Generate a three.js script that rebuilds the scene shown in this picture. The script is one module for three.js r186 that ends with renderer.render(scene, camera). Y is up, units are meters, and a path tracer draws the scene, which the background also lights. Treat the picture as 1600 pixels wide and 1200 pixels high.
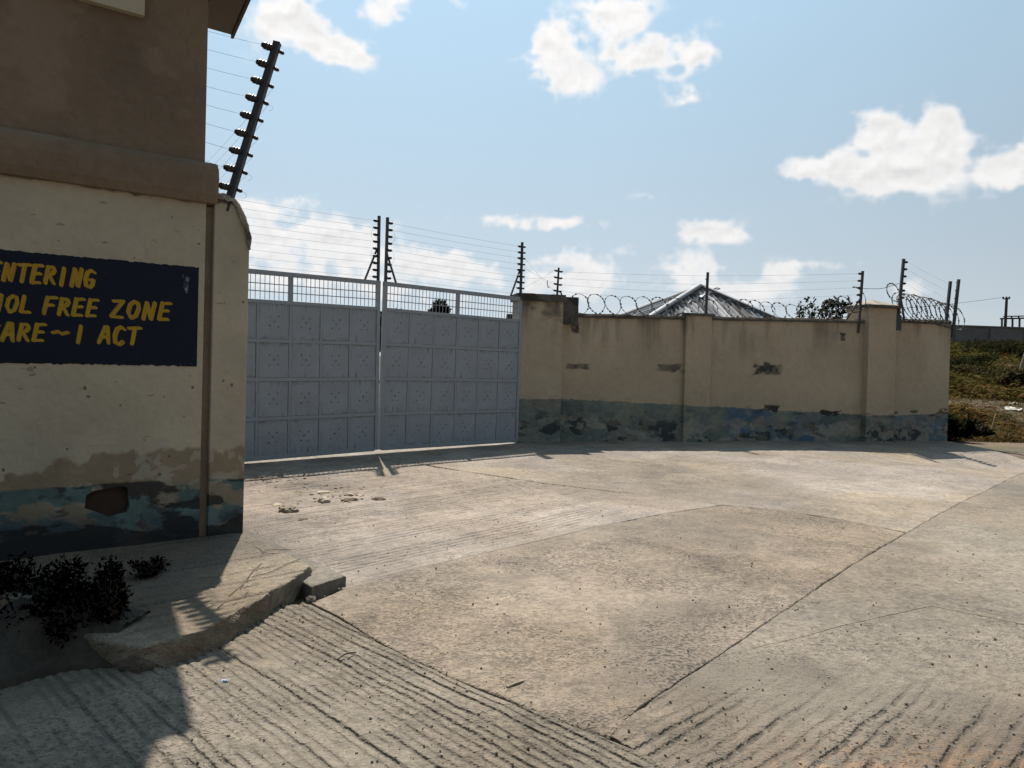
import * as THREE from 'three';
import { mergeGeometries } from 'three/addons/utils/BufferGeometryUtils.js';

// ---------------------------------------------------------------- camera
const scene = new THREE.Scene();
const EXPOSURE = 1.6, EYE = 1.5, FOCAL = 1200;
const camera = new THREE.PerspectiveCamera(2 * Math.atan(600 / FOCAL) * 180 / Math.PI, 4 / 3, 0.05, 2500);
camera.position.set(0, EYE, 0);
camera.rotation.order = 'YXZ';
camera.rotation.set(-0.6 * Math.PI / 180, 0, 1.5 * Math.PI / 180);
const SHIFT = 25.4;
camera.setViewOffset(1600, 1200, 0, SHIFT, 1600, 1200);
camera.updateMatrixWorld(true);

// ---------------------------------------------------------------- noise and small maths
const V3 = (x, y, z) => new THREE.Vector3(x, y, z);
const clamp = (x, a = 0, b = 1) => Math.min(b, Math.max(a, x));
const lerp = (a, b, t) => a + (b - a) * t;
const sstep = (a, b, x) => { const t = clamp((x - a) / (b - a)); return t * t * (3 - 2 * t); };
function rng(seed) { let s = seed >>> 0; return () => { s = (s + 0x6D2B79F5) >>> 0; let t = Math.imul(s ^ (s >>> 15), 1 | s); t = (t + Math.imul(t ^ (t >>> 7), 61 | t)) ^ t; return ((t ^ (t >>> 14)) >>> 0) / 4294967296; }; }
function hash(ix, iy, s) { let h = Math.imul(ix, 374761393) ^ Math.imul(iy, 668265263) ^ Math.imul(s, 1274126177); h = Math.imul(h ^ (h >>> 13), 1274126177); return ((h ^ (h >>> 16)) >>> 0) / 4294967296; }
function vn(x, y, s = 0) {
  const ix = Math.floor(x), iy = Math.floor(y), fx = x - ix, fy = y - iy, u = fx * fx * (3 - 2 * fx), v = fy * fy * (3 - 2 * fy);
  const a = hash(ix, iy, s), b = hash(ix + 1, iy, s), c = hash(ix, iy + 1, s), d = hash(ix + 1, iy + 1, s);
  return a + (b - a) * u + (c - a) * v + (a - b - c + d) * u * v;
}
function fbm(x, y, n = 4, s = 0) { let t = 0, a = 0.5, k = 0; for (let i = 0; i < n; i++) { t += a * vn(x, y, s + i * 17); k += a; a *= 0.5; x = x * 2.03 + 3.7; y = y * 2.03 + 1.3; } return t / k; }

// a photo pixel gives a direction; the distance comes from the ground or from the thing's place
const Q = camera.quaternion.clone();
const ray = (px, py) => V3((px - 800) / FOCAL, -(py + SHIFT - 600) / FOCAL, -1).applyQuaternion(Q);
const at = (px, py, depth) => { const r = ray(px, py); return r.multiplyScalar(depth / -r.z).add(V3(0, EYE, 0)); };
const onGround = (px, py, h = 0) => { const r = ray(px, py); return r.multiplyScalar((h - EYE) / r.y).add(V3(0, EYE, 0)); };

// ---------------------------------------------------------------- sun and sky
const sunDir = V3(-0.24, 1 / 0.6 * Math.hypot(0.24, 1), -1).normalize();
const sun = new THREE.DirectionalLight(new THREE.Color().setRGB(1, 0.93, 0.84), 5);
sun.target.position.set(1, 0, -10); sun.position.copy(sunDir).multiplyScalar(60).add(sun.target.position);
sun.castShadow = true; sun.shadow.mapSize.set(4096, 4096);
Object.assign(sun.shadow.camera, { left: -30, right: 30, top: 30, bottom: -30, near: 1, far: 160 });
scene.add(sun, sun.target);

const azel = (v) => { const n = v.clone().normalize(); return [Math.atan2(n.x, -n.z), Math.asin(n.y)]; };
function makeSky(W, H) {
  const blobs = [];
  const put = (px, py, rx, ry, w = 1) => { const [a, e] = azel(ray(px, py)); blobs.push([a, e, rx / FOCAL, ry / FOCAL, w]); };
  // cumulus in view
  [[468, 36, 70, 52], [520, 74, 56, 28], [432, 18, 38, 46], [600, 10, 44, 32], [556, 92, 26, 16], [866, 78, 50, 60], [956, 36, 62, 64], [900, 120, 42, 28], [1025, 84, 78, 38], [1082, 88, 36, 26], [1078, 150, 34, 20, 0.8],
    [1330, 258, 92, 32], [1385, 215, 50, 52], [1462, 226, 46, 56], [1415, 272, 92, 36], [1258, 264, 52, 22], [1486, 190, 28, 28, 0.8], [1572, 266, 46, 32], [1604, 254, 46, 38],
    [780, 344, 62, 20, 0.85], [850, 350, 100, 14, 0.8], [1032, 307, 44, 11, 0.75], [1098, 362, 50, 22, 0.9], [1140, 368, 36, 14, 0.8], [1165, 25, 30, 30, 0.5],
    [420, 360, 105, 62, 0.95], [530, 385, 100, 50, 0.95], [470, 420, 190, 50, 0.7], [690, 410, 105, 36, 0.85], [780, 430, 120, 34, 0.8], [910, 415, 105, 40, 0.85], [960, 440, 130, 36, 0.7], [1085, 420, 62, 32, 0.85], [1232, 422, 50, 24, 0.85], [1150, 455, 140, 32, 0.62], [1390, 455, 110, 20, 0.5], [600, 455, 200, 28, 0.6], [1320, 410, 60, 12, 0.45], [740, -20, 60, 30, 0.7],
  ].forEach((b) => put(...b));
  const R = rng(11);
  for (let i = 0; i < 46; i++) {           // the same kind of scattered cumulus all round
    const az = lerp(0.75, 2 * Math.PI - 0.75, (i + R()) / 46), el = 0.06 + 0.75 * R() * R(), s = 0.5 + 0.9 * R();
    for (let k = 0; k < 4; k++) blobs.push([((az + (R() - 0.5) * 0.16 * s + Math.PI) % (2 * Math.PI)) - Math.PI, el + (R() - 0.5) * 0.04 * s, 0.075 * s * (0.6 + R() * 0.6), 0.04 * s * (0.6 + R() * 0.6), 0.9]);
  }
  const data = new Float32Array(W * H * 4), d = V3(0, 0, 0);
  for (let j = 0; j < H; j++) {
    const el = ((j + 0.5) / H - 0.5) * Math.PI, ce = Math.cos(el), se = Math.sin(el);
    const near = blobs.filter((b) => Math.abs(b[1] - el) < b[3] * 1.9 + 0.01);
    for (let i = 0; i < W; i++) {
      const phi = ((i + 0.5) / W - 0.5) * 2 * Math.PI;
      d.set(Math.cos(phi) * ce, se, Math.sin(phi) * ce);
      const az = Math.atan2(d.x, -d.z), g = Math.acos(clamp(d.dot(sunDir), -1, 1));
      const up = Math.max(se, 0), hz = Math.exp(-up * 5.2);
      const lum = 0.12 + 1.28 * Math.exp(-(g / 1.12) * (g / 1.12)) + 1.2 * Math.exp(-g / 0.10);
      let r = lerp(0.425, 0.74, hz) * lum, gg = lerp(0.640, 0.82, hz) * lum, b = lerp(0.84, 0.87, hz) * lum;
      const lift = 0.25 * Math.exp(-up * 5.5); r += lift; gg += lift * 1.02; b += lift * 1.02;
      let c = 0, m = 0;
      if (el > 0) {
        for (const q of near) {
          let da = az - q[0]; if (da > Math.PI) da -= 2 * Math.PI; if (da < -Math.PI) da += 2 * Math.PI;
          const x = da * ce / q[2], y = (el - q[1]) / q[3], t = q[4] * Math.exp(-(x * x + y * y) * 1.1);
          if (t > m) m = t; c += t;
        }
        if (c > 0.03) {
          c = Math.min(1.25, m + 0.32 * (c - m));
          const dens = (U, V) => { let t = 0, am = 0.5, nn = 0, X = U, Y = V; for (let q = 0; q < 5; q++) { t += am * (1 - Math.abs(2 * vn(X, Y, 5 + q * 17) - 1)); nn += am; am *= 0.52; X = X * 2.07 + 3.7; Y = Y * 2.07 + 1.3; } return t / nn; };
          const u = az * 30, v = el * 36, n = dens(u, v), wis = fbm(u * 0.7 + 5, v * 0.9, 4, 5), k = c + (n - 0.55) * 0.95 + (wis - 0.5) * 1.3 + (fbm(u * 2.6, v * 2.8, 4, 41) - 0.5) * 0.6, al = sstep(0.50, 1.02, k) * clamp(m * 1.8);
          const toSun = dens(u - 0.06, v + 0.30), thick = sstep(0.75, 1.30, k), lit = clamp(0.60 + 1.7 * (n - toSun) + 0.8 * (0.5 - fbm(u * 0.9 + 20, v * 1.1, 4, 31)));
          const br = lerp(1.0, lerp(0.80, 1.02, lit), thick) * (0.80 + 0.24 * Math.exp(-(g / 1.1) * (g / 1.1)) / 0.55 * 0.62);
          const far = Math.exp(-up * 9) * 0.35, cr = lerp(br, 0.74, far), cg = lerp(br * 0.99, 0.78, far), cb = lerp(br * 0.985, 0.81, far);
          r = lerp(r, cr, al); gg = lerp(gg, cg, al); b = lerp(b, cb, al);
        }
      } else { r = 0.25; gg = 0.22; b = 0.18; }
      const o = (j * W + i) * 4; data[o] = r / EXPOSURE; data[o + 1] = gg / EXPOSURE; data[o + 2] = b / EXPOSURE; data[o + 3] = 1;
    }
  }
  const t = new THREE.DataTexture(data, W, H, THREE.RGBAFormat, THREE.FloatType);
  t.mapping = THREE.EquirectangularReflectionMapping; t.magFilter = THREE.LinearFilter; t.minFilter = THREE.LinearFilter; t.needsUpdate = true;
  return t;
}
const skyTex = makeSky(3200, 1600);
scene.background = skyTex; scene.environment = skyTex;

const renderer = new THREE.WebGLRenderer({ antialias: true });
renderer.setSize(1024, 768);
renderer.toneMapping = THREE.LinearToneMapping;
renderer.toneMappingExposure = EXPOSURE;
renderer.shadowMap.enabled = true;

// ---------------------------------------------------------------- helpers for things and parts
const names = new Map();
function numbered(name) { const n = names.get(name) || 0; names.set(name, n + 1); return n ? `${name}_${String(n).padStart(3, '0')}` : name; }
function tag(o, label, category, group, kind) { o.userData = {}; if (label) o.userData.label = label; if (category) o.userData.category = category; if (group) o.userData.group = group; if (kind) o.userData.kind = kind; return o; }
function thing(name, label, category, pos = [0, 0, 0], turn = 0, group) {
  const g = new THREE.Group(); g.name = numbered(name); g.position.set(...pos); g.rotation.y = turn; scene.add(g);
  return tag(g, label, category, group);
}
function mesh(name, geo, m, parent = scene) {
  const o = new THREE.Mesh(geo, m); o.name = parent === scene ? numbered(name) : name; o.castShadow = o.receiveShadow = true; parent.add(o); return o;
}
const merged = (list) => mergeGeometries(list.map((g) => { const q = g.index ? g.toNonIndexed() : g; for (const k of Object.keys(q.attributes)) if (!['position', 'normal', 'uv'].includes(k)) q.deleteAttribute(k); return q; }));
function box(w, h, d, x = 0, y = 0, z = 0) { const g = new THREE.BoxGeometry(w, h, d); g.translate(x, y, z); return g; }
function rod(a, b, r, seg = 6, r2 = r) {
  const d = b.clone().sub(a), g = new THREE.CylinderGeometry(r2, r, d.length(), seg); g.translate(0, d.length() / 2, 0);
  g.applyQuaternion(new THREE.Quaternion().setFromUnitVectors(V3(0, 1, 0), d.normalize())); g.translate(a.x, a.y, a.z); return g;
}
function bar(a, b, w, t = w) {      // square tube from a to b
  const d = b.clone().sub(a), g = new THREE.BoxGeometry(w, d.length(), t); g.translate(0, d.length() / 2, 0);
  g.applyQuaternion(new THREE.Quaternion().setFromUnitVectors(V3(0, 1, 0), d.normalize())); g.translate(a.x, a.y, a.z); return g;
}
function wireGeo(a, b, sag = 0.01, r = 0.0012) {
  const mid = a.clone().lerp(b, 0.5); mid.y -= sag * 2;
  return new THREE.TubeGeometry(new THREE.QuadraticBezierCurve3(a, mid, b), 8, r, 4);
}
function planarUV(geo, x0, y0, w, h) {   // uv from the piece's own x and y
  const p = geo.attributes.position, uv = new Float32Array(p.count * 2);
  for (let i = 0; i < p.count; i++) { uv[2 * i] = (p.getX(i) - x0) / w; uv[2 * i + 1] = (p.getY(i) - y0) / h; }
  geo.setAttribute('uv', new THREE.BufferAttribute(uv, 2)); return geo;
}
const toByte = (l) => { l = clamp(l); return Math.round(255 * (l <= 0.0031308 ? 12.92 * l : 1.055 * Math.pow(l, 1 / 2.4) - 0.055)); };
const LUT = new Uint8Array(4097); for (let i = 0; i <= 4096; i++) LUT[i] = toByte(i / 4096);
const enc = (l) => LUT[l <= 0 ? 0 : l >= 1 ? 4096 : (l * 4096) | 0];
function texPair(W, H, fn, withBump = true) {     // fn(u, v, out): out = linear r, g, b, height 0..1
  const c = new Uint8Array(W * H * 4), b = withBump ? new Uint8Array(W * H * 4) : null, o = [0, 0, 0, 0];
  for (let j = 0; j < H; j++) for (let i = 0; i < W; i++) {
    fn((i + 0.5) / W, (j + 0.5) / H, o); const k = (j * W + i) * 4;
    c[k] = enc(o[0]); c[k + 1] = enc(o[1]); c[k + 2] = enc(o[2]); c[k + 3] = 255;
    if (b) { const h = clamp(o[3]) * 255; b[k] = b[k + 1] = b[k + 2] = h; b[k + 3] = 255; }
  }
  const mk = (data, srgb) => { const t = new THREE.DataTexture(data, W, H, THREE.RGBAFormat); t.magFilter = THREE.LinearFilter; t.minFilter = THREE.LinearMipmapLinearFilter; t.generateMipmaps = true; t.wrapS = t.wrapT = THREE.RepeatWrapping; if (srgb) t.colorSpace = THREE.SRGBColorSpace; t.needsUpdate = true; return t; };
  return [mk(c, true), b && mk(b, false)];
}
const lin = (r, g, b) => new THREE.Color().setRGB(r, g, b);
const plain = (r, g, b, rough = 0.9, metal = 0) => new THREE.MeshStandardMaterial({ color: lin(r, g, b), roughness: rough, metalness: metal });
// ---------------------------------------------------------------- ground
const gp = (px, py, h) => { const p = onGround(px, py, h); return [p.x, -p.z]; };     // (x, depth)
function poly(pts) {                       // arclength sampled polyline in (x, depth)
  const L = [0]; for (let i = 1; i < pts.length; i++) L.push(L[i - 1] + Math.hypot(pts[i][0] - pts[i - 1][0], pts[i][1] - pts[i - 1][1]));
  const T = L[L.length - 1];
  const f = (t) => { const s = clamp(t) * T; let i = 1; while (i < L.length - 1 && L[i] < s) i++; const k = (s - L[i - 1]) / (L[i] - L[i - 1]); return [lerp(pts[i - 1][0], pts[i][0], k), lerp(pts[i - 1][1], pts[i][1], k)]; };
  f.len = T; f.share = L.map((l) => l / T); return f;
}
const rev = (f) => { const g = (t) => f(1 - t); g.len = f.len; return g; };
const sub = (f, a, b) => { const g = (t) => f(lerp(a, b, t)); g.len = f.len * Math.abs(b - a); return g; };

// the places everything else is measured from
const GATE_L = gp(393, 724), GATE_R = gp(808, 692.5);
const gdir = (() => { const dx = GATE_R[0] - GATE_L[0], dd = GATE_R[1] - GATE_L[1], l = Math.hypot(dx, dd); return [dx / l, dd / l]; })();
const GATE_C = (() => { // where the leaves meet, seen at pixel 590
  const r = ray(590, 708), k = r.x / -r.z; const t = (k * GATE_L[1] - GATE_L[0]) / (gdir[0] - k * gdir[1]); return [GATE_L[0] + gdir[0] * t, GATE_L[1] + gdir[1] * t];
})();
const LEAF = Math.hypot(GATE_R[0] - GATE_C[0], GATE_R[1] - GATE_C[1]) - 0.02;
const HINGE = [GATE_C[0] - gdir[0] * (LEAF + 0.05), GATE_C[1] - gdir[1] * (LEAF + 0.05)];
const dip = (x, d) => -0.20 * Math.exp(-(((x - 8.4) / 1.7) ** 2) - (((d - 13.3) / 1.1) ** 2));      // the paving sags towards the verge
const roll = (x, d) => 0.012 * (fbm(x * 0.6, d * 0.6, 2, 77) - 0.5) * 2 + dip(x, d);

const J1 = poly([[540, 920], [640, 893], [740, 867], [870, 837], [1000, 808], [1130, 789]].map((p) => gp(...p)));
const J2 = poly([[952, 1148], [1000, 1105], [1060, 1066], [1120, 1027], [1180, 986], [1290, 911], [1350, 872], [1418, 833], [1500, 786], [1560, 757], [1640, 718]].map((p) => gp(...p)));
const J3 = poly([[486, 942], [530, 964], [580, 996], [640, 1030], [700, 1060], [770, 1088], [850, 1120], [952, 1158]].map((p) => gp(...p)));
const J4L = poly([[1130, 789], [1060, 778], [960, 768], [850, 755], [760, 742], [680, 730]].map((p) => gp(...p)).concat([GATE_C]));
const J4R = poly([[1130, 789], [1210, 797], [1290, 808], [1360, 820], [1418, 833]].map((p) => gp(...p)));
const J5 = poly([[1120, 1027], [1290, 985], [1440, 947], [1520, 958], [1640, 985]].map((p) => gp(...p)));

function slab(name, bottom, top, left, right, step, heightFn, mat, parent, { skirt = 0.04, gap = 0.006, soft = 0.014, bound, edgeNoise = 0.006, rows = 1 } = {}) {
  // bottom(0..1) left->right, top(0..1) left->right, left(0..1) bottom->top, right(0..1) bottom->top
  const wu = (bottom.len + top.len) / 2, wv = (left.len + right.len) / 2;
  const line = (w) => { const n = Math.max(4, Math.round(w / step)), e = [...Array(rows).fill(gap / w), gap / w, (gap + soft * 0.45) / w, (gap + soft) / w], eL = e[e.length - 1], o = [...e]; for (let i = 1; i < n; i++) { const t = i / n; if (t > eL * 1.3 && t < 1 - eL * 1.3) o.push(t); } return [...o, ...e.map((q) => 1 - q).reverse()]; };
  const U = line(wu), Wv = line(wv), nu = U.length, nv = Wv.length, pos = new Float32Array(nu * nv * 3), uv = new Float32Array(nu * nv * 2);
  const c00 = bottom(0), c10 = bottom(1), c01 = top(0), c11 = top(1);
  const level = (k, n) => { const q = Math.min(k, n - 1 - k); return q < rows ? -lerp(skirt, soft, q / rows) : q === rows ? -soft * 0.75 : q === rows + 1 ? -soft * 0.2 : 0; };
  for (let j = 0; j < nv; j++) for (let i = 0; i < nu; i++) {
    const u = U[i], v = Wv[j], B = bottom(u), T = top(u), L = left(v), R = right(v), k = (j * nu + i);
    let x = (1 - v) * B[0] + v * T[0] + (1 - u) * L[0] + u * R[0] - ((1 - u) * (1 - v) * c00[0] + u * (1 - v) * c10[0] + (1 - u) * v * c01[0] + u * v * c11[0]);
    let d = (1 - v) * B[1] + v * T[1] + (1 - u) * L[1] + u * R[1] - ((1 - u) * (1 - v) * c00[1] + u * (1 - v) * c10[1] + (1 - u) * v * c01[1] + u * v * c11[1]);
    const e = Math.min(level(i, nu), level(j, nv));
    const near = Math.min(i, nu - 1 - i, j, nv - 1 - j) < 3 + rows;
    if (near) { const zz = rows > 1 ? e * 22 : 0; x += (fbm(x * 9 + zz, d * 9 - zz, 3, 3) - 0.5) * edgeNoise * 2; d += (fbm(x * 9 + 40 - zz, d * 9 + zz, 3, 4) - 0.5) * edgeNoise * 2; }
    const h = e <= -skirt && rows === 1 ? e + Math.min(0, heightFn(x, d)) : e < -soft ? heightFn(x, d) + e : heightFn(x, d) + e * (0.55 + 0.9 * fbm(x * 5, d * 5, 2, 9));
    pos[3 * k] = x; pos[3 * k + 1] = h; pos[3 * k + 2] = -d;
    const sk = e < -soft ? -e : 0; uv[2 * k] = (x + (i < nu / 2 ? -sk : sk) * 0.8 - bound[0]) / bound[2]; uv[2 * k + 1] = (d + (j < nv / 2 ? -sk : sk) - bound[1]) / bound[3];
  }
  const idx = []; for (let j = 0; j < nv - 1; j++) for (let i = 0; i < nu - 1; i++) { const a = j * nu + i; idx.push(a, a + 1, a + nu, a + 1, a + nu + 1, a + nu); }
  const g = new THREE.BufferGeometry(); g.setAttribute('position', new THREE.BufferAttribute(pos, 3)); g.setAttribute('uv', new THREE.BufferAttribute(uv, 2)); g.setIndex(idx);
  g.computeVertexNormals(); if (g.attributes.normal.getY(Math.floor(nu * nv / 2) + Math.floor(nu / 2)) < 0) { for (let i = 0; i < idx.length; i += 3) { const t = idx[i]; idx[i] = idx[i + 1]; idx[i + 1] = t; } g.setIndex(idx); g.computeVertexNormals(); }
  return mesh(name, g, mat, parent);
}
// tamped ribs: irregular grooves running along a direction
function ribs(p0, p1, lambda, depth, seed, cover) {
  const dx = p1[0] - p0[0], dd = p1[1] - p0[1], l = Math.hypot(dx, dd), ax = dx / l, ad = dd / l;
  return (x, d, plain) => {
    const s = (x - p0[0]) * -ad + (d - p0[1]) * ax, t = (x - p0[0]) * ax + (d - p0[1]) * ad;
    const w = s / lambda + 0.55 * (fbm(t * 0.9, s * 1.5, 2, seed) - 0.5) + 0.30 * (vn(t * 4.5, s * 9, seed + 6) - 0.5) + 0.16 * (vn(t * 17, s * 17, seed + 4) - 0.5);
    const f = w - Math.floor(w), id = Math.floor(w), pick = hash(id, 3, seed), run = fbm(t * 1.2 + id * 5.3, id * 2.7, 2, seed + 9);
    const groove = sstep(0.5, 0.5 + 0.1 + 0.12 * hash(id, 9, seed), f) * (1 - sstep(0.86, 1, f));
    const on = sstep(cover - 0.1, cover + 0.1, 0.55 * pick + 0.45 * run + 0.3 * (vn(t * 9, s * 9, seed + 2) - 0.5));
    return -depth * groove * on * (0.5 + 0.9 * hash(id, 5, seed)) + (plain ? 0 : depth * 0.35 * (fbm(t * 5, s * 22, 3, seed + 13) - 0.5));
  };
}
const cSpots = (x, d, scale, seed, thr) => { const n = vn(x * scale, d * scale, seed); return n < thr ? 0 : sstep(thr, thr + 0.10, n); };
function field(n, fn) {              // a slowly varying value on a coarse grid, read with interpolation
  const a = new Float32Array((n + 1) * (n + 1)); for (let j = 0; j <= n; j++) for (let i = 0; i <= n; i++) a[j * (n + 1) + i] = fn(i / n, j / n);
  return (u, v) => { const x = clamp(u) * (n - 0.001), y = clamp(v) * (n - 0.001), i = x | 0, j = y | 0, fx = x - i, fy = y - j, k = j * (n + 1) + i; return (a[k] * (1 - fx) + a[k + 1] * fx) * (1 - fy) + (a[k + n + 1] * (1 - fx) + a[k + n + 2] * fx) * fy; };
}
function concrete(bound, px, py, o, bumpScale = 0.012) {
  // o: base and dust tones, stains, pits; rib: grooves in which dirt has settled
  const F = (n, fn) => field(n, (u, v) => fn(bound[0] + u * bound[2], bound[1] + v * bound[3]));
  const fBase = F(300, (x, d) => 0.50 + 0.66 * fbm(x * 0.5, d * 0.5, 4, 100) + 0.42 * (fbm(x * 2.6, d * 2.6, 4, 105) - 0.5) + 0.34 * (fbm(x * 9, d * 9, 3, 107) - 0.5));
  const fWarm = F(120, (x, d) => sstep(0.42, 0.66, fbm(x * 0.7 + 7, d * 0.7, 4, 120)));
  const fStain = F(320, (x, d) => sstep(0.50, 0.70, fbm(x * 0.9 + 31, d * 0.9, 5, 140)) * o.stain + (o.extra ? o.extra(x, d) : 0));
  const fPit = F(160, (x, d) => sstep(0.3, 0.6, fbm(x * 1.9, d * 1.9, 3, o.seed + 55)));
  const fTint = o.tint && F(160, o.tint);
  const [c, b] = texPair(px, py, (u, v, out) => {
    const x = bound[0] + u * bound[2], d = bound[1] + v * bound[3];
    const fine = fbm(x * 34, d * 34, 3, o.seed + 8), grain = vn(x * 190, d * 190, o.seed + 12), base = fBase(u, v), warm = fWarm(u, v);
    const k = base + 0.62 * (fine - 0.5) + 0.42 * (grain - 0.5);
    let r = lerp(o.base[0], o.dust[0], warm) * k, g = lerp(o.base[1], o.dust[1], warm) * k, bl = lerp(o.base[2], o.dust[2], warm) * k;
    const pit = Math.max(cSpots(x, d, 70, o.seed + 50, o.pit + 0.02), 0.8 * cSpots(x * 0.8 + d * 0.3, d * 1.1, 120, o.seed + 51, o.pit), cSpots(x + 0.02 * fine, d, 26, o.seed + 52, o.pit + 0.13)) * (0.25 + 0.75 * fPit(u, v));
    let dirt = fStain(u, v) * (0.3 + 1.2 * fine) + pit * 0.55, gr = 0;
    if (o.rib) { gr = clamp(-o.rib(x, d, 1) / o.ribDepth, 0, 1.4); gr *= sstep(0.28, 0.5, fine + 0.25 * (grain - 0.5)); dirt += sstep(0.2, 0.9, gr) * 0.36 * (0.4 + fine); }
    dirt = clamp(dirt);
    r = lerp(r, 0.042, dirt); g = lerp(g, 0.035, dirt); bl = lerp(bl, 0.027, dirt);
    if (fTint) { const t = fTint(u, v) * sstep(0.3, 0.6, fine); r *= 1 + t * 0.35; g *= 1 + t * 0.02; bl *= 1 - t * 0.2; }
    out[0] = r; out[1] = g; out[2] = bl; out[3] = 0.62 + 0.42 * (fine - 0.5) + 0.22 * (grain - 0.5) + 0.3 * (base - 0.83) - 0.3 * pit - 0.42 * gr;
  });
  return new THREE.MeshStandardMaterial({ map: c, bumpMap: b, bumpScale, roughness: 0.96 });
}
const bbox = (...fs) => { let a = 1e9, b = -1e9, c = 1e9, d = -1e9; for (const f of fs) for (let i = 0; i <= 40; i++) { const p = f(i / 40); a = Math.min(a, p[0]); b = Math.max(b, p[0]); c = Math.min(c, p[1]); d = Math.max(d, p[1]); } return [a - 0.05, c - 0.05, b - a + 0.1, d - c + 0.1]; };
const seg = (a, b) => poly([a, b]);

const yard = tag(new THREE.Group(), null, null, null, 'structure'); yard.name = 'concrete_yard'; scene.add(yard);
const P0 = J1(0), PX = J1(1), PM = J2(0), PG = J4L(1), PB = J4R(1);
const WALL0 = [0.05, 14.6], WALLR = gp(1480, 689);
// gate apron
{
  const back = seg(HINGE, PG), foot = poly([[-2.7, 5.25], [-1.9, 5.1], P0, ...[0.2, 0.4, 0.6, 0.8, 1].map((t) => J1(t))]), left = seg(foot(0), back(0)), right = J4L, B = bbox(foot, back, left, right);
  const R = ribs(P0, J1(0.75), 0.070, 0.009, 21, 0.28), fade = (x, d) => 1 - 0.75 * sstep(0.4, 1.6, x + (d - 8) * 0.15);
  const rib = (x, d, q) => R(x, d, q) * fade(x, d);
  slab('concrete_slab', foot, back, left, right, 0.024, (x, d) => roll(x, d) + rib(x, d), concrete(B, 1024, 1024, { base: [0.249, 0.208, 0.170], dust: [0.237, 0.187, 0.143], stain: 0.26, pit: 0.80, seed: 100, rib, ribDepth: 0.009,
    extra: (x, d) => 0.5 * sstep(0.45, 0.7, fbm(x * 2.2, d * 2.2, 4, 900)) * Math.exp(-(((x + 2.75) / 0.9) ** 2) - (((d - 8.7) / 0.7) ** 2)) }), yard, { bound: B });
}
// strip before the boundary wall
{
  const front = poly([...[0, 0.2, 0.4, 0.6, 0.8].map((t) => J4L(1 - t)), ...[0, 0.33, 0.66, 1].map((t) => J4R(t))]);
  const right = sub(J2, 0.62, 1), back = poly([GATE_R, [WALL0[0] + 1, 14.9], [6, 15.9], [9.4, 17.0], J2(1)]);
  const left = seg(PG, back(0)), rr = poly([PB, ...J2.share.slice(8).map((t) => J2(t))]), B = bbox(front, back, left, rr);
  slab('concrete_slab', front, back, left, rr, 0.05, (x, d) => roll(x, d) + 0.01 * (fbm(x * 3, d * 3, 3, 60) - 0.5), concrete(B, 1024, 768, { base: [0.243, 0.202, 0.165], dust: [0.225, 0.178, 0.129], stain: 0.26, pit: 0.82, seed: 140 }), yard, { bound: B });
}
// worn slab in the middle
{
  const bottom = J3, right = poly([J3(1), ...J2.share.slice(1, 7).map((t) => J2(t)), PB]);
  const top = poly([P0, ...[0.2, 0.4, 0.6, 0.8].map((t) => J1(t)), PX, ...[0.33, 0.66].map((t) => J4R(t)), PB]), left = seg(J3(0), P0), B = bbox(bottom, top, left, right);
  slab('concrete_slab', bottom, top, left, right, 0.024, (x, d) => roll(x, d) + 0.014 * (fbm(x * 7, d * 7, 4, 61) - 0.5), concrete(B, 1280, 1280, { base: [0.214, 0.170, 0.127], dust: [0.206, 0.157, 0.110], stain: 0.26, pit: 0.68, seed: 180,
    extra: (x, d) => 0.2 * Math.exp(-(((x - 0.75) / 0.5) ** 2) - (((d - 3.6) / 0.5) ** 2)) }, 0.02), yard, { bound: B });
}
// near ribbed slab by the house
{
  const top = poly([[-4.6, 4.3], [-2.4, 4.5], J3(0), ...[0.15, 0.3, 0.45, 0.6, 0.75, 0.9, 1].map((t) => J3(t))]), bottom = seg([-4.6, 0.6], [1.1, 1.5]), right = poly([[1.1, 1.5], gp(1100, 1216), J3(1)]), left = seg([-4.6, 0.6], [-4.6, 4.3]), B = bbox(top, bottom, right, left);
  const R = ribs(J3(0.1), J3(0.95), 0.050, 0.0075, 31, 0.33);
  slab('concrete_slab', bottom, top, left, right, 0.0125, (x, d) => roll(x, d) + R(x, d) + 0.008 * (fbm(x * 9, d * 9, 3, 62) - 0.5), concrete(B, 1600, 1600, { base: [0.172, 0.145, 0.109], dust: [0.164, 0.131, 0.093], stain: 0.36, pit: 0.74, seed: 220, rib: R, ribDepth: 0.0075 }, 0.016), yard, { bound: B });
}
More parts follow.
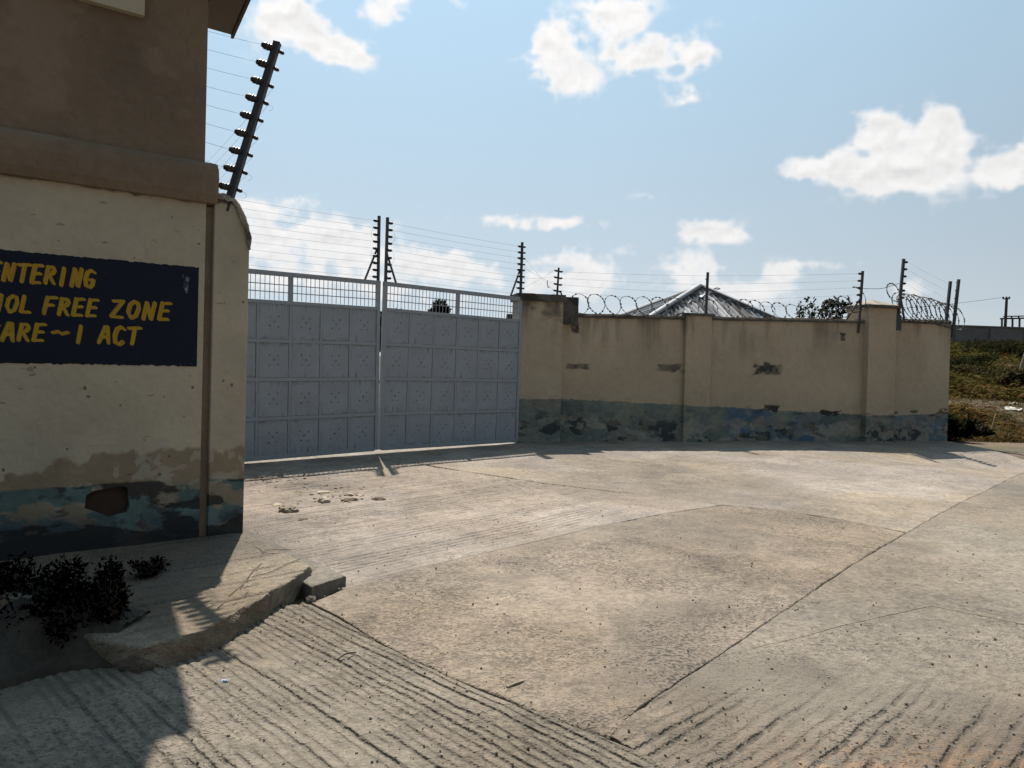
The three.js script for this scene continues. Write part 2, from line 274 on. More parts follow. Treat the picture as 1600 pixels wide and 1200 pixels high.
// right hand slabs: ribbed near one and the long one beyond a hairline crack
{
  const tc = J2.share[3], corner = J2(tc), top = poly([corner, ...[0.25, 0.5, 0.75, 1].map((t) => J5(t)), [5.6, J5(1)[1] - 0.25]]), bottom = poly([gp(952, 1150), gp(1050, 1208), [1.2, 1.6], [4.8, 1.4]]), right = seg([4.8, 1.4], top(1));
  const left = poly([bottom(0), ...[0.02, 0.2, 0.4, 0.6, 0.8, 1].map((t) => J2(t * tc))]), B = bbox(top, bottom, left, right);
  const R0 = ribs(gp(1065, 1195), gp(1265, 1065), 0.066, 0.009, 41, 0.26), R = (x, d, q) => R0(x, d, q) * (1 - sstep(3.0, 3.9, d + 0.5 * (fbm(x * 1.5, d * 1.5, 2, 43) - 0.5)));
  const H = (x, d) => roll(x, d) + (d < 4.2 ? R(x, d) : 0) + 0.010 * (fbm(x * 6, d * 6, 3, 63) - 0.5);
  slab('concrete_slab', bottom, top, left, right, 0.0135, H, concrete(B, 1600, 1152, { base: [0.186, 0.156, 0.118], dust: [0.179, 0.141, 0.101], stain: 0.40, pit: 0.76, seed: 300, rib: R, ribDepth: 0.009,
    tint: (x, d) => 1.3 * Math.exp(-(((x - 1.75) / 0.7) ** 2) - (((d - 2.75) / 0.3) ** 2)) }, 0.018), yard, { bound: B, gap: 0.0018, soft: 0.004 });
  const l2 = poly([corner, ...[0.1, 0.2, 0.3, 0.4, 0.5, 0.6, 0.7, 0.8, 0.9, 1].map((t) => J2(lerp(tc, 1, t)))]), t2 = seg(J2(1), [16, 16.6]), r2 = seg(top(1), [16, 16.6]), B2 = bbox(l2, top, t2, r2);
  slab('concrete_slab', top, t2, l2, r2, 0.032, H, concrete(B2, 1152, 1152, { base: [0.186, 0.156, 0.118], dust: [0.179, 0.141, 0.101], stain: 0.40, pit: 0.76, seed: 300 }), yard, { bound: B2, gap: 0.0018, soft: 0.004 });
}
// paving inside the gate
{
  const b = seg(HINGE, GATE_R), nx = -gdir[1], nd = gdir[0], far = (p) => [p[0] + nx * 5, p[1] + nd * 5];
  const t = seg(far(b(0)), far(b(1))), l = seg(b(0), t(0)), r = seg(b(1), t(1)), B = bbox(b, t, l, r);
  slab('concrete_slab', b, t, l, r, 0.15, (x, d) => 0.004 * vn(x * 3, d * 3, 5), concrete(B, 256, 256, { base: [0.241, 0.215, 0.181], dust: [0.224, 0.189, 0.146], stain: 0.2, pit: 0.85, seed: 340 }), yard, { bound: B });
}
// raised apron at the foot of the house wall, and the low kerb block behind it
const APRON_H = 0.12;
{
  const h = APRON_H, a = gp(372, 835, h), b = gp(487, 884, h), c = gp(322, 984, h), m = gp(410, 935, h), f = gp(215, 1012, h);
  const top = poly([[-4.4, 4.75], [a[0] - 0.35, a[1] - 0.1], [a[0] + 0.02, a[1] + 0.1], [b[0] - 0.25, b[1] + 0.33], b]), bottom = poly([[-4.4, 4.0], [-2.6, 3.9], f, c]), left = seg([-4.4, 4.0], [-4.4, 4.75]), right = poly([c, m, b]), B = bbox(top, bottom, left, right);
  const R = ribs([-2, 4.4], [-1.3, 5.05], 0.10, 0.010, 51, 0.55);
  slab('raised_apron', bottom, top, left, right, 0.02, (x, d) => h + R(x, d) + 0.014 * (fbm(x * 5, d * 5, 3, 65) - 0.5), concrete(B, 768, 512, { base: [0.186, 0.150, 0.107], dust: [0.158, 0.118, 0.077], stain: 0.4, pit: 0.78, seed: 380, rib: R, ribDepth: 0.010 }, 0.016), yard, { bound: B, skirt: 0.16, soft: 0.017, gap: 0.002, edgeNoise: 0.022, rows: 6 });
  const k = 0.062, p1 = gp(541, 899, k), p2 = gp(487, 917, k), p3 = gp(380, 834, k), t2 = seg([p3[0] - 0.1, p3[1] + 0.25], p1), b2 = seg([p3[0] - 0.1, p3[1] - 0.1], p2), l2 = seg(b2(0), t2(0)), r2 = seg(p2, p1), B2 = bbox(t2, b2);
  slab('kerb_block', b2, t2, l2, r2, 0.03, () => k, concrete(B2, 256, 256, { base: [0.158, 0.136, 0.107], dust: [0.142, 0.112, 0.081], stain: 0.3, pit: 0.8, seed: 420 }), yard, { bound: B2, skirt: 0.1, soft: 0.014, gap: 0.001, edgeNoise: 0.004 });
}
// open ground out to the horizon, climbing to the far wall on the right
function landHeight(x, d) {
  const rise = 3.5 * sstep(4, 11, x) * (d < 17 ? 0 : Math.min(1, (d - 17) / 43)) + 1.2 * sstep(30, 90, d) * (1 - sstep(4, 11, x));
  const rough = d > 16.5 && x > 7 ? 0.10 * (fbm(x * 0.7, d * 0.7, 4, 70) - 0.5) * sstep(16.5, 19, d) : 0;
  return -0.045 + rise + rough + (x > 3 && d > 9 && d < 18 ? dip(x, d) * 1.1 : 0);
}
{
  const n = 220, pos = [], uv = [], idx = [], ax = [], ad = [];
  for (let i = 0; i <= n; i++) { const t = i / n * 2 - 1; ax.push(8 + Math.sinh(t * 5.2) / Math.sinh(5.2) * 700); }
  for (let i = 0; i <= n; i++) { const t = i / n * 2 - 1; ad.push(18 + Math.sinh(t * 5.2) / Math.sinh(5.2) * 700); }
  for (const d of ad) for (const x of ax) { pos.push(x, landHeight(x, d), -d); uv.push((x - 6) / 16, (d - 15) / 16); }
  for (let j = 0; j < n; j++) for (let i = 0; i < n; i++) { const a = j * (n + 1) + i; idx.push(a, a + 1, a + n + 1, a + 1, a + n + 2, a + n + 1); }
  const g = new THREE.BufferGeometry(); g.setAttribute('position', new THREE.Float32BufferAttribute(pos, 3)); g.setAttribute('uv', new THREE.Float32BufferAttribute(uv, 2)); g.setIndex(idx); g.computeVertexNormals();
  const [c, b] = texPair(1024, 1024, (u, v, o) => {
    const x = u * 16, d = v * 16, A = (s, f) => { const w = sstep(0, 0.12, u) * sstep(0, 0.12, v); return lerp(fbm((u + 1) * 16 * f, (v + 1) * 16 * f, 4, s), fbm(x * f, d * f, 4, s), w); };
    const n1 = A(500, 0.5), n2 = fbm(x * 6, d * 6, 4, 510), n3 = vn(x * 40, d * 40, 520), k = 0.6 + 0.5 * n2 + 0.35 * (n3 - 0.5), gr = sstep(0.5, 0.62, n1);
    o[0] = lerp(0.120, 0.085, gr) * k; o[1] = lerp(0.082, 0.068, gr) * k; o[2] = lerp(0.048, 0.036, gr) * k; o[3] = 0.5 + 0.6 * (n2 - 0.5) + 0.2 * (n3 - 0.5);
  });
  const o = mesh('ground', g, new THREE.MeshStandardMaterial({ map: c, bumpMap: b, bumpScale: 0.05, roughness: 1 })); o.userData.kind = 'structure';
}
// ---------------------------------------------------------------- shared materials
const M = {
  steel: plain(0.042, 0.044, 0.05, 0.65, 0.2), darkSteel: plain(0.055, 0.058, 0.065, 0.6, 0.4), black: plain(0.012, 0.012, 0.013, 0.45), wire: plain(0.16, 0.16, 0.165, 0.7, 0.2), razor: plain(0.075, 0.072, 0.07, 0.65, 0.3),
  rust: plain(0.10, 0.05, 0.028, 0.95), glass: new THREE.MeshPhysicalMaterial({ color: lin(0.9, 0.95, 0.95), transmission: 1, thickness: 0, roughness: 0.05 }), dark: plain(0.03, 0.028, 0.026, 0.9),
};
function mortarMap(seed, base, size = 1.2) {
  const [c, b] = texPair(256, 256, (u, v, o) => { const x = u * size, y = v * size, n = fbm(x * 5, y * 5, 4, seed), f = fbm(x * 40, y * 40, 3, seed + 3), k = 0.45 + 0.8 * n + 0.5 * (f - 0.5), m = sstep(0.5, 0.66, fbm(x * 3 + 4, y * 3, 4, seed + 7)) * 0.7; o[0] = lerp(base[0] * k, 0.022, m); o[1] = lerp(base[1] * k, 0.02, m); o[2] = lerp(base[2] * k, 0.017, m); o[3] = 0.5 + 0.6 * (n - 0.5) + 0.5 * (f - 0.5); });
  return new THREE.MeshStandardMaterial({ map: c, bumpMap: b, bumpScale: 0.02, roughness: 1 });
}
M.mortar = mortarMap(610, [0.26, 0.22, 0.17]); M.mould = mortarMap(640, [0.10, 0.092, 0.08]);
function roughen(g, amp, f = 9, seed = 0) {   // uneven surface on a welded or indexed piece; the same point always moves the same way
  const p = g.attributes.position; for (let i = 0; i < p.count; i++) { const x = p.getX(i), y = p.getY(i), z = p.getZ(i); p.setXYZ(i, x + amp * (fbm(y * f + 3, z * f + x * f, 3, seed) - 0.5) * 2, y + amp * (fbm(x * f, z * f + 7, 3, seed + 1) - 0.5) * 2, z + amp * (fbm(x * f + 11, y * f, 3, seed + 2) - 0.5) * 2); }
  g.computeVertexNormals(); return g;
}
function extrude(pts, depth, bevel = 0, holes = []) {
  const s = new THREE.Shape(pts.map((p) => new THREE.Vector2(...p))); for (const h of holes) s.holes.push(new THREE.Path(h.map((p) => new THREE.Vector2(...p))));
  const g = new THREE.ExtrudeGeometry(s, { depth: depth - 2 * bevel, bevelEnabled: bevel > 0, bevelSize: bevel, bevelThickness: bevel, bevelOffset: -bevel, bevelSegments: 2 }); g.translate(0, 0, -depth + bevel); return g;   // front face at z = 0
}

// ---------------------------------------------------------------- the house on the left
const TURN = 38.7 * Math.PI / 180, C0 = gp(379, 831, APRON_H);     // foot of the wall's outer corner, standing on the apron
const house = thing('plastered_house', 'plastered house with brown upper wall, cream lower wall and painted navy notice', 'house', [C0[0], 0, -C0[1]], TURN);
{
  const X0 = -2.7, TW = 2.7, TH = 2.8;
  const spots = []; { const r = rng(5); for (let i = 0; i < 42; i++) spots.push([-2.6 + 2.6 * r(), 0.6 + 2 * r(), 0.004 + 0.012 * r() * r(), r()]); }
  const wallMat = (() => {
    const [c, b] = texPair(1152, 1152, (u, v, o) => {
      const x = X0 + u * TW, y = v * TH, n = fbm(x * 2.2, y * 2.2, 4, 701), f = fbm(x * 26, y * 26, 3, 703), m = fbm(x * 7, y * 7, 3, 705);
      let k = 0.78 + 0.30 * n + 0.10 * (f - 0.5) + 0.10 * (m - 0.5), r = 0.415 * k, g = 0.358 * k, bl = 0.262 * k, h = 0.5 + 0.25 * (f - 0.5) + 0.5 * (n - 0.5);
      const mv = 0.10 * (fbm(x * 3.1, y * 1.2, 4, 709) - 0.5) + 0.05 * (m - 0.5);
      // brown paint runs down over the edge of the cream
      const run = sstep(2.585, 2.61, y + 0.06 * (fbm(x * 9, y * 3, 3, 711) - 0.5)); r = lerp(r, 0.105, run); g = lerp(g, 0.078, run); bl = lerp(bl, 0.055, run);
      // plaster damp and flaking above the dado
      const top = 0.62 + 0.28 * sstep(-1.9, -0.5, x) * (fbm(x * 2.6 + 9, 2.2, 4, 715) * 1.3), dampEdge = y + (fbm(x * 8, y * 8, 4, 717) - 0.5) * 0.18 - top;
      const damp = 1 - sstep(-0.02, 0.02, dampEdge); r = lerp(r, (0.165 + 0.10 * (m - 0.3)) , damp * 0.8); g = lerp(g, (0.118 + 0.08 * (m - 0.3)), damp * 0.8); bl = lerp(bl, (0.070 + 0.05 * (m - 0.3)), damp * 0.8); h -= damp * 0.12;
      const chip = sstep(0.58, 0.64, fbm(x * 11 + 3, y * 11, 4, 719)) * sstep(0.35, 0.05, Math.abs(dampEdge + 0.08)) * 0.55; r = lerp(r, 0.36, chip); g = lerp(g, 0.33, chip); bl = lerp(bl, 0.27, chip);
      // teal dado, worn through
      const dTop = 0.565 + 0.02 * (fbm(x * 6, 1.5, 3, 721) - 0.5) - 0.04 * sstep(-0.4, 0, x), inD = 1 - sstep(-0.01, 0.012, y + mv * 0.25 - dTop);
      const worn = sstep(0.52, 0.57, fbm(x * 5.5 + 2, y * 7.5, 6, 723)) , teal = inD * (1 - worn * 0.8);
      r = lerp(r, 0.085 * (0.6 + 0.8 * m), teal); g = lerp(g, 0.125 * (0.6 + 0.8 * m), teal); bl = lerp(bl, 0.118 * (0.6 + 0.8 * m), teal);
      const low = 1 - sstep(0.20, 0.40, y + (fbm(x * 5, y * 5, 4, 725) - 0.5) * 0.30), navy = low * 0.9 * sstep(0.36, 0.46, fbm(x * 4 + 5, y * 5, 6, 727)); r = lerp(r, 0.026, navy); g = lerp(g, 0.038, navy); bl = lerp(bl, 0.052, navy);
      const mould = inD * sstep(0.50, 0.58, fbm(x * 4.2, y * 7.5 + 4, 6, 729) + 0.28 * (1 - sstep(0.12, 0.38, y)) - 0.06); r = lerp(r, 0.012, mould * 0.88); g = lerp(g, 0.012, mould * 0.88); bl = lerp(bl, 0.011, mould * 0.88);  // mould weighted to the wall foot, also painting in the deep shade there
      h += inD * (0.35 * (m - 0.5) - mould * 0.2);
      // scuffs
      const sc = sstep(0.78, 0.84, fbm(x * 10, y * 22, 4, 731)) * 0.5; r = lerp(r, 0.09, sc); g = lerp(g, 0.07, sc); bl = lerp(bl, 0.045, sc);
      if (y > 0.6) for (const q of spots) { const dx = x - q[0], dy = (y - q[1]) * (q[3] > 0.5 ? 1.6 : 0.8); if (dx * dx + dy * dy < q[2] * q[2]) { r *= 0.42; g *= 0.38; bl *= 0.32; h -= 0.2; } }
      o[0] = r; o[1] = g; o[2] = bl; o[3] = h;
    });
    return new THREE.MeshStandardMaterial({ map: c, bumpMap: b, bumpScale: 0.02, roughness: 0.95 });
  })();
  M.houseWall = wallMat;
  const brown = (() => { const [c, b] = texPair(768, 768, (u, v, o) => { const x = u * 2.4, y = v * 2.4, n = fbm(x * 1.6, y * 1.6, 4, 750), f = fbm(x * 24, y * 24, 3, 752), m = fbm(x * 6, y * 6, 4, 754), k = 0.72 + 0.46 * n + 0.18 * (f - 0.5) + 0.16 * (m - 0.5), p = sstep(0.66, 0.74, fbm(x * 2.4 + 5, y * 2.4, 5, 756)) * 0.45; o[0] = lerp(0.178 * k, 0.23, p); o[1] = lerp(0.130 * k, 0.175, p); o[2] = lerp(0.088 * k, 0.125, p); o[3] = 0.5 + 0.5 * (f - 0.5) + 0.5 * (m - 0.5); }); return new THREE.MeshStandardMaterial({ map: c, bumpMap: b, bumpScale: 0.016, roughness: 0.96 }); })();
  M.brown = brown;
  const CX = -0.325, LEFT = -4.6, BACK = -3.4;
  const hole = [[-1.075, 0.50], [-1.03, 0.525], [-0.86, 0.545], [-0.82, 0.53], [-0.80, 0.40], [-0.815, 0.355], [-0.93, 0.33], [-1.0, 0.37], [-1.085, 0.41]];
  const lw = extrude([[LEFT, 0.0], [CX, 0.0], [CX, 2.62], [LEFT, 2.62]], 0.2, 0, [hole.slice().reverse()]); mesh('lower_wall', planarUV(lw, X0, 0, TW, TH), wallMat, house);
  const hb = box(0.4, 0.34, 0.02, -0.94, 0.44, -0.065); mesh('broken_plaster_hollow', planarUV(roughen(new THREE.BoxGeometry(0.36, 0.3, 0.05, 14, 12, 2).translate(-0.94, 0.44, -0.07), 0.018, 14, 5), -1.2, 0, 1, 1), plain(0.045, 0.026, 0.018, 1), house);
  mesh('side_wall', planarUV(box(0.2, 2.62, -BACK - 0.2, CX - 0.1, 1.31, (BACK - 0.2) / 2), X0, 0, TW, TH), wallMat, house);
  const uw = extrude([[LEFT, 2.62], [CX - 0.012, 2.62], [CX - 0.012, 4.3], [-0.74, 4.3], [-0.74, 5.6], [LEFT, 5.6]], 0.2, 0, [[[-1.99, 3.97], [-0.905, 3.97], [-0.905, 4.9], [-1.99, 4.9]].reverse()]); uw.translate(0, 0, -0.012); mesh('upper_wall', planarUV(uw, LEFT, 2.6, 2.4, 2.4), brown, house);
  const gab = extrude([[BACK, 2.62], [-0.22, 2.62], [-0.22, 4.15], [BACK, 2.9]], 0.2); gab.rotateY(-Math.PI / 2); gab.translate(CX - 0.2, 0, 0); mesh('upper_side_wall', planarUV(gab, LEFT, 2.6, 2.4, 2.4), brown, house);
  // projecting ring beam with a rounded upper edge, turning the corner
  const prof = [[-0.1, 2.585], [0.035, 2.60], [0.062, 2.66], [0.070, 2.78], [0.060, 2.85], [0.03, 2.893], [-0.1, 2.905]];
  const ring = extrude(prof, CX - LEFT + 0.075, 0.02); ring.translate(0, 0, 0); ring.rotateY(Math.PI / 2); ring.translate(CX + 0.075, 0, 0);
  { const p = ring.attributes.position; for (let i = 0; i < p.count; i++) p.setZ(i, -p.getZ(i)); const ix = p.array; for (let i = 0; i < p.count; i += 3) for (let k = 0; k < 3; k++) { const t = ix[3 * (i + 1) + k]; ix[3 * (i + 1) + k] = ix[3 * (i + 2) + k]; ix[3 * (i + 2) + k] = t; } ring.computeVertexNormals(); }
  mesh('ring_beam', planarUV(ring, LEFT, 2.4, 2.4, 2.4), brown, house);
  // brown strip of bare plaster in the slot between house and pier
  mesh('bare_plaster_strip', planarUV(roughen(new THREE.BoxGeometry(0.062, 2.5, 0.16, 3, 60, 4).translate(CX + 0.03, 1.33, -0.105), 0.006, 10, 8), LEFT, 0, 2.4, 2.4), brown, house);
  // window with a cream surround
  const win = new THREE.Group(); win.name = 'window'; house.add(win);
  const cream = plain(0.40, 0.37, 0.27, 0.9);
  for (const [w, h, x, y] of [[1.33, 0.125, -1.4475, 3.8925], [1.33, 0.12, -1.4475, 4.90], [0.13, 0.885, -0.8475, 4.3975], [0.13, 0.885, -2.0475, 4.3975]]) mesh('surround', box(w, h, 0.06, x, y, 0.015), cream, win);
  mesh('frame', merged([box(1.07, 0.05, 0.05, -1.4475, 3.98, -0.08), box(0.05, 0.84, 0.05, -0.937, 4.425, -0.08), box(0.05, 0.84, 0.05, -1.4475, 4.425, -0.08), box(0.05, 0.84, 0.05, -1.958, 4.425, -0.08)]), plain(0.05, 0.045, 0.04, 0.6), win);
  for (const x of [-1.19, -1.70]) mesh('pane', box(0.46, 0.84, 0.005, x, 4.425, -0.082), M.glass, win);
  mesh('window_backing', box(1.08, 0.93, 0.01, -1.4475, 4.43, -0.19), plain(0.06, 0.06, 0.06), win);  // dark sheet closing off the opening behind the panes
  // roof falling to the back, seen from below at its corner
  const roof = new THREE.Group(); roof.name = 'roof'; house.add(roof);
  const slope = -0.028, zf = 0.33, zb = -1.30, edge = 0, yz = (z) => 4.43 + slope * (z - zb), splay = (g) => { const p = g.attributes.position; for (let i = 0; i < p.count; i++) p.setX(i, p.getX(i) + lerp(0.285, -0.025, (p.getZ(i) - zb) / (zf - zb))); g.computeVertexNormals(); return g; };
  const sheet = mortarMap(780, [0.20, 0.20, 0.20]);
  for (let i = 0; i < 6; i++) { // lapped corrugated sheets running down the slope
    const w = 0.72, x1 = edge - i * 0.66, pts = [], n = 18; for (let k = 0; k <= n; k++) pts.push([x1 - w * k / n, 0.012 * Math.sin(k / n * Math.PI * 14) + (i % 2) * 0.004]); for (let k = n; k >= 0; k--) pts.push([x1 - w * k / n, 0.012 * Math.sin(k / n * Math.PI * 14) - 0.005 + (i % 2) * 0.004]);
    const L = (zf - zb) * Math.hypot(1, slope) + 0.05, g = extrude(pts, L); g.translate(0, 0, L); g.rotateX(-Math.atan(slope)); g.translate(0, yz(zb) + 0.075, zb - 0.03); mesh('roof_sheet', splay(g), sheet, roof);
  }
  mesh('bargeboard', splay(bar(V3(edge - 0.02, yz(zb) + 0.005, zb), V3(edge - 0.02, yz(zf) + 0.005, zf), 0.025, 0.11)), plain(0.05, 0.044, 0.038, 0.9), roof);
  for (const z of [zb + 0.04, -0.85, -0.45, -0.05, 0.27]) mesh('purlin', splay(box(4.2, 0.07, 0.05, edge - 2.14, yz(z) + 0.015, z)), plain(0.075, 0.05, 0.034, 0.95), roof);
  mesh('soffit_board', splay((() => { const g = box(0.26, 0.012, 1.5); g.rotateX(-Math.atan(slope)); g.translate(edge - 0.17, yz(-0.5) - 0.03, -0.5); return g; })()), plain(0.10, 0.085, 0.07, 0.95), roof);
}
// unseen overhang added above the house to throw its shadow on the yard
{
  const b = new THREE.Group(); b.name = 'shadow_overhang'; house.add(b);
  mesh('shadow_overhang_slab', box(4.42, 0.12, 0.68, -2.36, 4.62, 0.0), M.brown, b); mesh('shadow_overhang_upstand', box(4.42, 1.5, 0.1, -2.36, 5.43, 0.29), M.brown, b); mesh('shadow_overhang_upstand', box(0.1, 1.5, 0.57, -0.2, 5.43, -0.045), M.brown, b);
}
// painted notice: brush lettering on a navy ground
{
  const x0 = -2.42, x1 = -0.368, y0 = 1.392, y1 = 2.118, W = 2048, H = Math.round(2048 * (y1 - y0) / (x1 - x0));
  const cv = document.createElement('canvas'); cv.width = W; cv.height = H; const g = cv.getContext('2d'), S = W / (x1 - x0), R = rng(77);
  g.fillStyle = '#090e25'; g.fillRect(0, 0, W, H);
  for (let i = 0; i < 900; i++) { g.globalAlpha = 0.03 + 0.05 * R(); g.strokeStyle = R() < 0.5 ? '#1a2345' : '#05070f'; g.lineWidth = 1 + 5 * R(); const x = R() * W, y = R() * H; g.beginPath(); g.moveTo(x, y); g.lineTo(x + 40 + 160 * R(), y + (R() - 0.5) * 12); g.stroke(); }
  g.globalAlpha = 1;
  const A = {
    A: [[[0, 1], [0.42, 0], [0.6, 0], [0.8, 1]], [[0.16, 0.66], [0.72, 0.62]]], C: [[[0.82, 0.14], [0.55, 0.0], [0.2, 0.12], [0.06, 0.5], [0.18, 0.9], [0.5, 1], [0.8, 0.82]]], T: [[[0, 0.05], [0.95, 0]], [[0.5, 0.02], [0.4, 1]]],
    I: [[[0.4, 0], [0.3, 1]]], R: [[[0.2, 0], [0.06, 1]], [[0.16, 0.05], [0.62, 0.02], [0.76, 0.2], [0.6, 0.42], [0.16, 0.5]], [[0.34, 0.5], [0.8, 1]]], E: [[[0.2, 0], [0.06, 1]], [[0.2, 0.03], [0.82, 0]], [[0.14, 0.48], [0.7, 0.45]], [[0.06, 0.97], [0.74, 0.96]]],
    F: [[[0.2, 0], [0.04, 1]], [[0.2, 0.04], [0.9, 0]], [[0.14, 0.5], [0.7, 0.46]]], Z: [[[0.1, 0.06], [0.84, 0.02], [0.06, 0.94], [0.86, 0.96]]], O: [[[0.5, 0], [0.16, 0.2], [0.08, 0.65], [0.34, 1], [0.68, 0.84], [0.84, 0.4], [0.74, 0.06], [0.5, 0]]], N: [[[0.04, 1], [0.2, 0.02], [0.62, 0.98], [0.8, 0]]],
    L: [[[0.2, 0], [0.06, 0.96], [0.74, 0.96]]], G: [[[0.82, 0.12], [0.55, 0], [0.2, 0.12], [0.06, 0.5], [0.2, 0.92], [0.55, 0.98], [0.76, 0.8], [0.8, 0.54], [0.46, 0.56]]], H: [[[0.18, 0], [0.06, 1]], [[0.78, 0], [0.66, 1]], [[0.12, 0.5], [0.72, 0.47]]], '~': [[[0, 0.5], [0.4, 0.4], [0.65, 0.56], [1.1, 0.44]]],
  };
  const word = (s, xa, adv, top, bot, w = 0.72) => [...s].forEach((ch, i) => {
    const px = (xa + i * adv - x0) * S, h = (top - bot) * S * (0.93 + 0.1 * R()), py = (y1 - top) * S + (R() - 0.5) * 5, cw = adv * S * w;
    for (const st of A[ch] || []) for (let pass = 0; pass < 26; pass++) {      // bristles of a flat brush
      const q = pass < 8 ? 0.5 : 1, f = (R() - 0.5) * q, dry = pass < 8 ? 0 : R() * 0.12; g.strokeStyle = ['#a2861e', '#b28d1d', '#8f791d', '#a8701a', '#9c8222'][Math.floor(R() * 5)]; g.globalAlpha = pass < 8 ? 0.85 : 0.55; g.lineCap = pass < 8 ? 'round' : 'butt'; g.lineJoin = 'round'; g.lineWidth = h * (pass < 8 ? 0.12 : 0.022 + 0.02 * R());
      g.beginPath(); st.forEach(([x, y], k) => { let X = px + x * cw + (1 - y) * h * 0.07, Y = py + h * 0.08 + y * h * 0.86; const e = k === st.length - 1 && k ? st[k - 1] : k === 0 && st[1] ? st[1] : null; if (e) { X += (e[0] - x) * cw * dry; Y += (e[1] - y) * h * 0.86 * dry; } X += f * h * 0.19; Y += f * h * 0.11; k ? g.lineTo(X, Y) : g.moveTo(X, Y); }); g.stroke();
    }
  });
  word('ENTERING', -1.652, 0.0765, 2.045, 1.907, 0.86); word('ALCOHOL', -1.971, 0.082, 1.838, 1.712, 0.86); word('FREE', -1.349, 0.084, 1.842, 1.712, 0.84); word('ZONE', -0.952, 0.104, 1.852, 1.714, 0.82);
  word('CARE', -1.66, 0.085, 1.660, 1.527, 0.84); word('~', -1.298, 0.10, 1.662, 1.53, 0.8); word('I', -1.165, 0.085, 1.664, 1.527, 0.8); word('ACT', -1.02, 0.090, 1.668, 1.527, 0.84);
  g.globalAlpha = 0.35; g.strokeStyle = '#9fb0b0'; g.lineWidth = 9; g.beginPath(); g.moveTo((-0.475 - x0) * S, (y1 - 2.06) * S); g.lineTo((-0.482 - x0) * S, (y1 - 2.03) * S); g.stroke();
  for (let i = 0; i < 420; i++) { g.globalAlpha = 0.12 + 0.5 * R(); g.fillStyle = R() < 0.45 ? '#8d836a' : '#2e3c58'; const x = R() * W, y = R() < 0.5 ? (R() < 0.75 ? H - R() * R() * 50 : R() * R() * 30) : R() * H; g.beginPath(); g.ellipse(x, y, 1 + 8 * R() * R(), 0.8 + 2.4 * R(), R() * 3, 0, 7); g.fill(); }
  g.globalAlpha = 0.25; g.fillStyle = '#8e9a94'; for (let i = 0; i < 40; i++) { g.beginPath(); g.ellipse((-0.455 - x0) * S + (R() - 0.5) * 30, (y1 - 2.05 + 0.12 * R()) * S, 3 + 8 * R(), 4 + 10 * R(), 0, 0, 7); g.fill(); }
  const t = new THREE.CanvasTexture(cv); t.colorSpace = THREE.SRGBColorSpace;
  const pts = [], r2 = rng(9), n = 110; for (let i = 0; i <= n; i++) pts.push([lerp(x0, x1, i / n), y0 + (r2() - 0.5) * 0.011]); for (let i = n; i >= 0; i--) pts.push([lerp(x0, x1, i / n), y1 + (r2() - 0.5) * 0.008]);
  const q = extrude(pts, 0.003); q.translate(0, 0, 0.003);
  const s = mesh('painted_notice', planarUV(q, x0, y0, x1 - x0, y1 - y0), new THREE.MeshStandardMaterial({ map: t, roughness: 0.95 }), house); s.userData.label = 'navy notice with yellow brush lettering';
}
// wall end beside the house, its top broken and curving down
const LX = (x, y, z) => house.localToWorld(V3(x, y, z)); house.updateMatrixWorld(true);
const pier0 = thing('rounded_wall_end', 'cream wall end with curved crumbling mortar top beside the brown house', 'wall', [C0[0], 0, -C0[1]], TURN);
{
  const out = [[-0.265, 0.0], [0, 0.0], [0, 2.31], [-0.022, 2.41], [-0.05, 2.50], [-0.085, 2.58], [-0.13, 2.635], [-0.2, 2.655], [-0.265, 2.655]];
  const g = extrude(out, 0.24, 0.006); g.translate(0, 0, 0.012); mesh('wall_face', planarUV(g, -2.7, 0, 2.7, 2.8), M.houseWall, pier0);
  // lumpy mortar following the curve
  const path = out.slice(2, 9).map(([x, y]) => V3(x, y, -0.11)); path[0].y -= 0.02; const cur = new THREE.CatmullRomCurve3(path), n = 46, m = 18, pos = [], idx = [];
  for (let i = 0; i <= n; i++) { const p = cur.getPoint(i / n), tg = cur.getTangent(i / n), nx = tg.y, ny = -tg.x; for (let k = 0; k <= m; k++) { const a = k / m * Math.PI, e = 1 - 0.6 * sstep(0.75, 1, Math.abs(i / n * 2 - 1)), rr = (0.035 + 0.035 * fbm(i * 0.33, k * 0.5, 3, 801)) * e, zz = Math.cos(a) * 0.135 * (0.94 + 0.12 * fbm(i * 0.4, k * 0.2, 2, 805)), up = Math.sin(a) * rr + (k === 0 || k === m ? -0.03 * fbm(i * 0.5, 1, 2, 806) : 0); pos.push(p.x + nx * up, p.y + ny * up, p.z + zz + 0.005); } }
  for (let i = 0; i < n; i++) for (let k = 0; k < m; k++) { const a = i * (m + 1) + k; idx.push(a, a + 1, a + m + 1, a + 1, a + m + 2, a + m + 1); }
  const c = new THREE.BufferGeometry(); c.setAttribute('position', new THREE.Float32BufferAttribute(pos, 3)); c.setIndex(idx); c.computeVertexNormals(); mesh('mortar_coping', planarUV(c, -1, 2, 1.2, 1.2), M.mortar, pier0).userData.label = 'crumbling grey mortar coping';
}
// boundary wall running back from the wall end to the gate's hinge
{
  const a = LX(-0.13, 0, -0.23), b = V3(HINGE[0] - 0.12, 0, -HINGE[1] + 0.12), L = a.distanceTo(b), t = thing('side_boundary_wall', 'cream boundary wall running from the rounded wall end to the gate hinge', 'wall', [a.x, 0, a.z], Math.atan2(-(b.z - a.z), b.x - a.x));
  mesh('wall_face', planarUV(box(L, 2.36, 0.2, L / 2, 1.17, 0), -2.7, 0, 2.7, 2.8), M.houseWall, t); mesh('coping', box(L, 0.05, 0.24, L / 2, 2.377, 0), M.mortar, t);
}

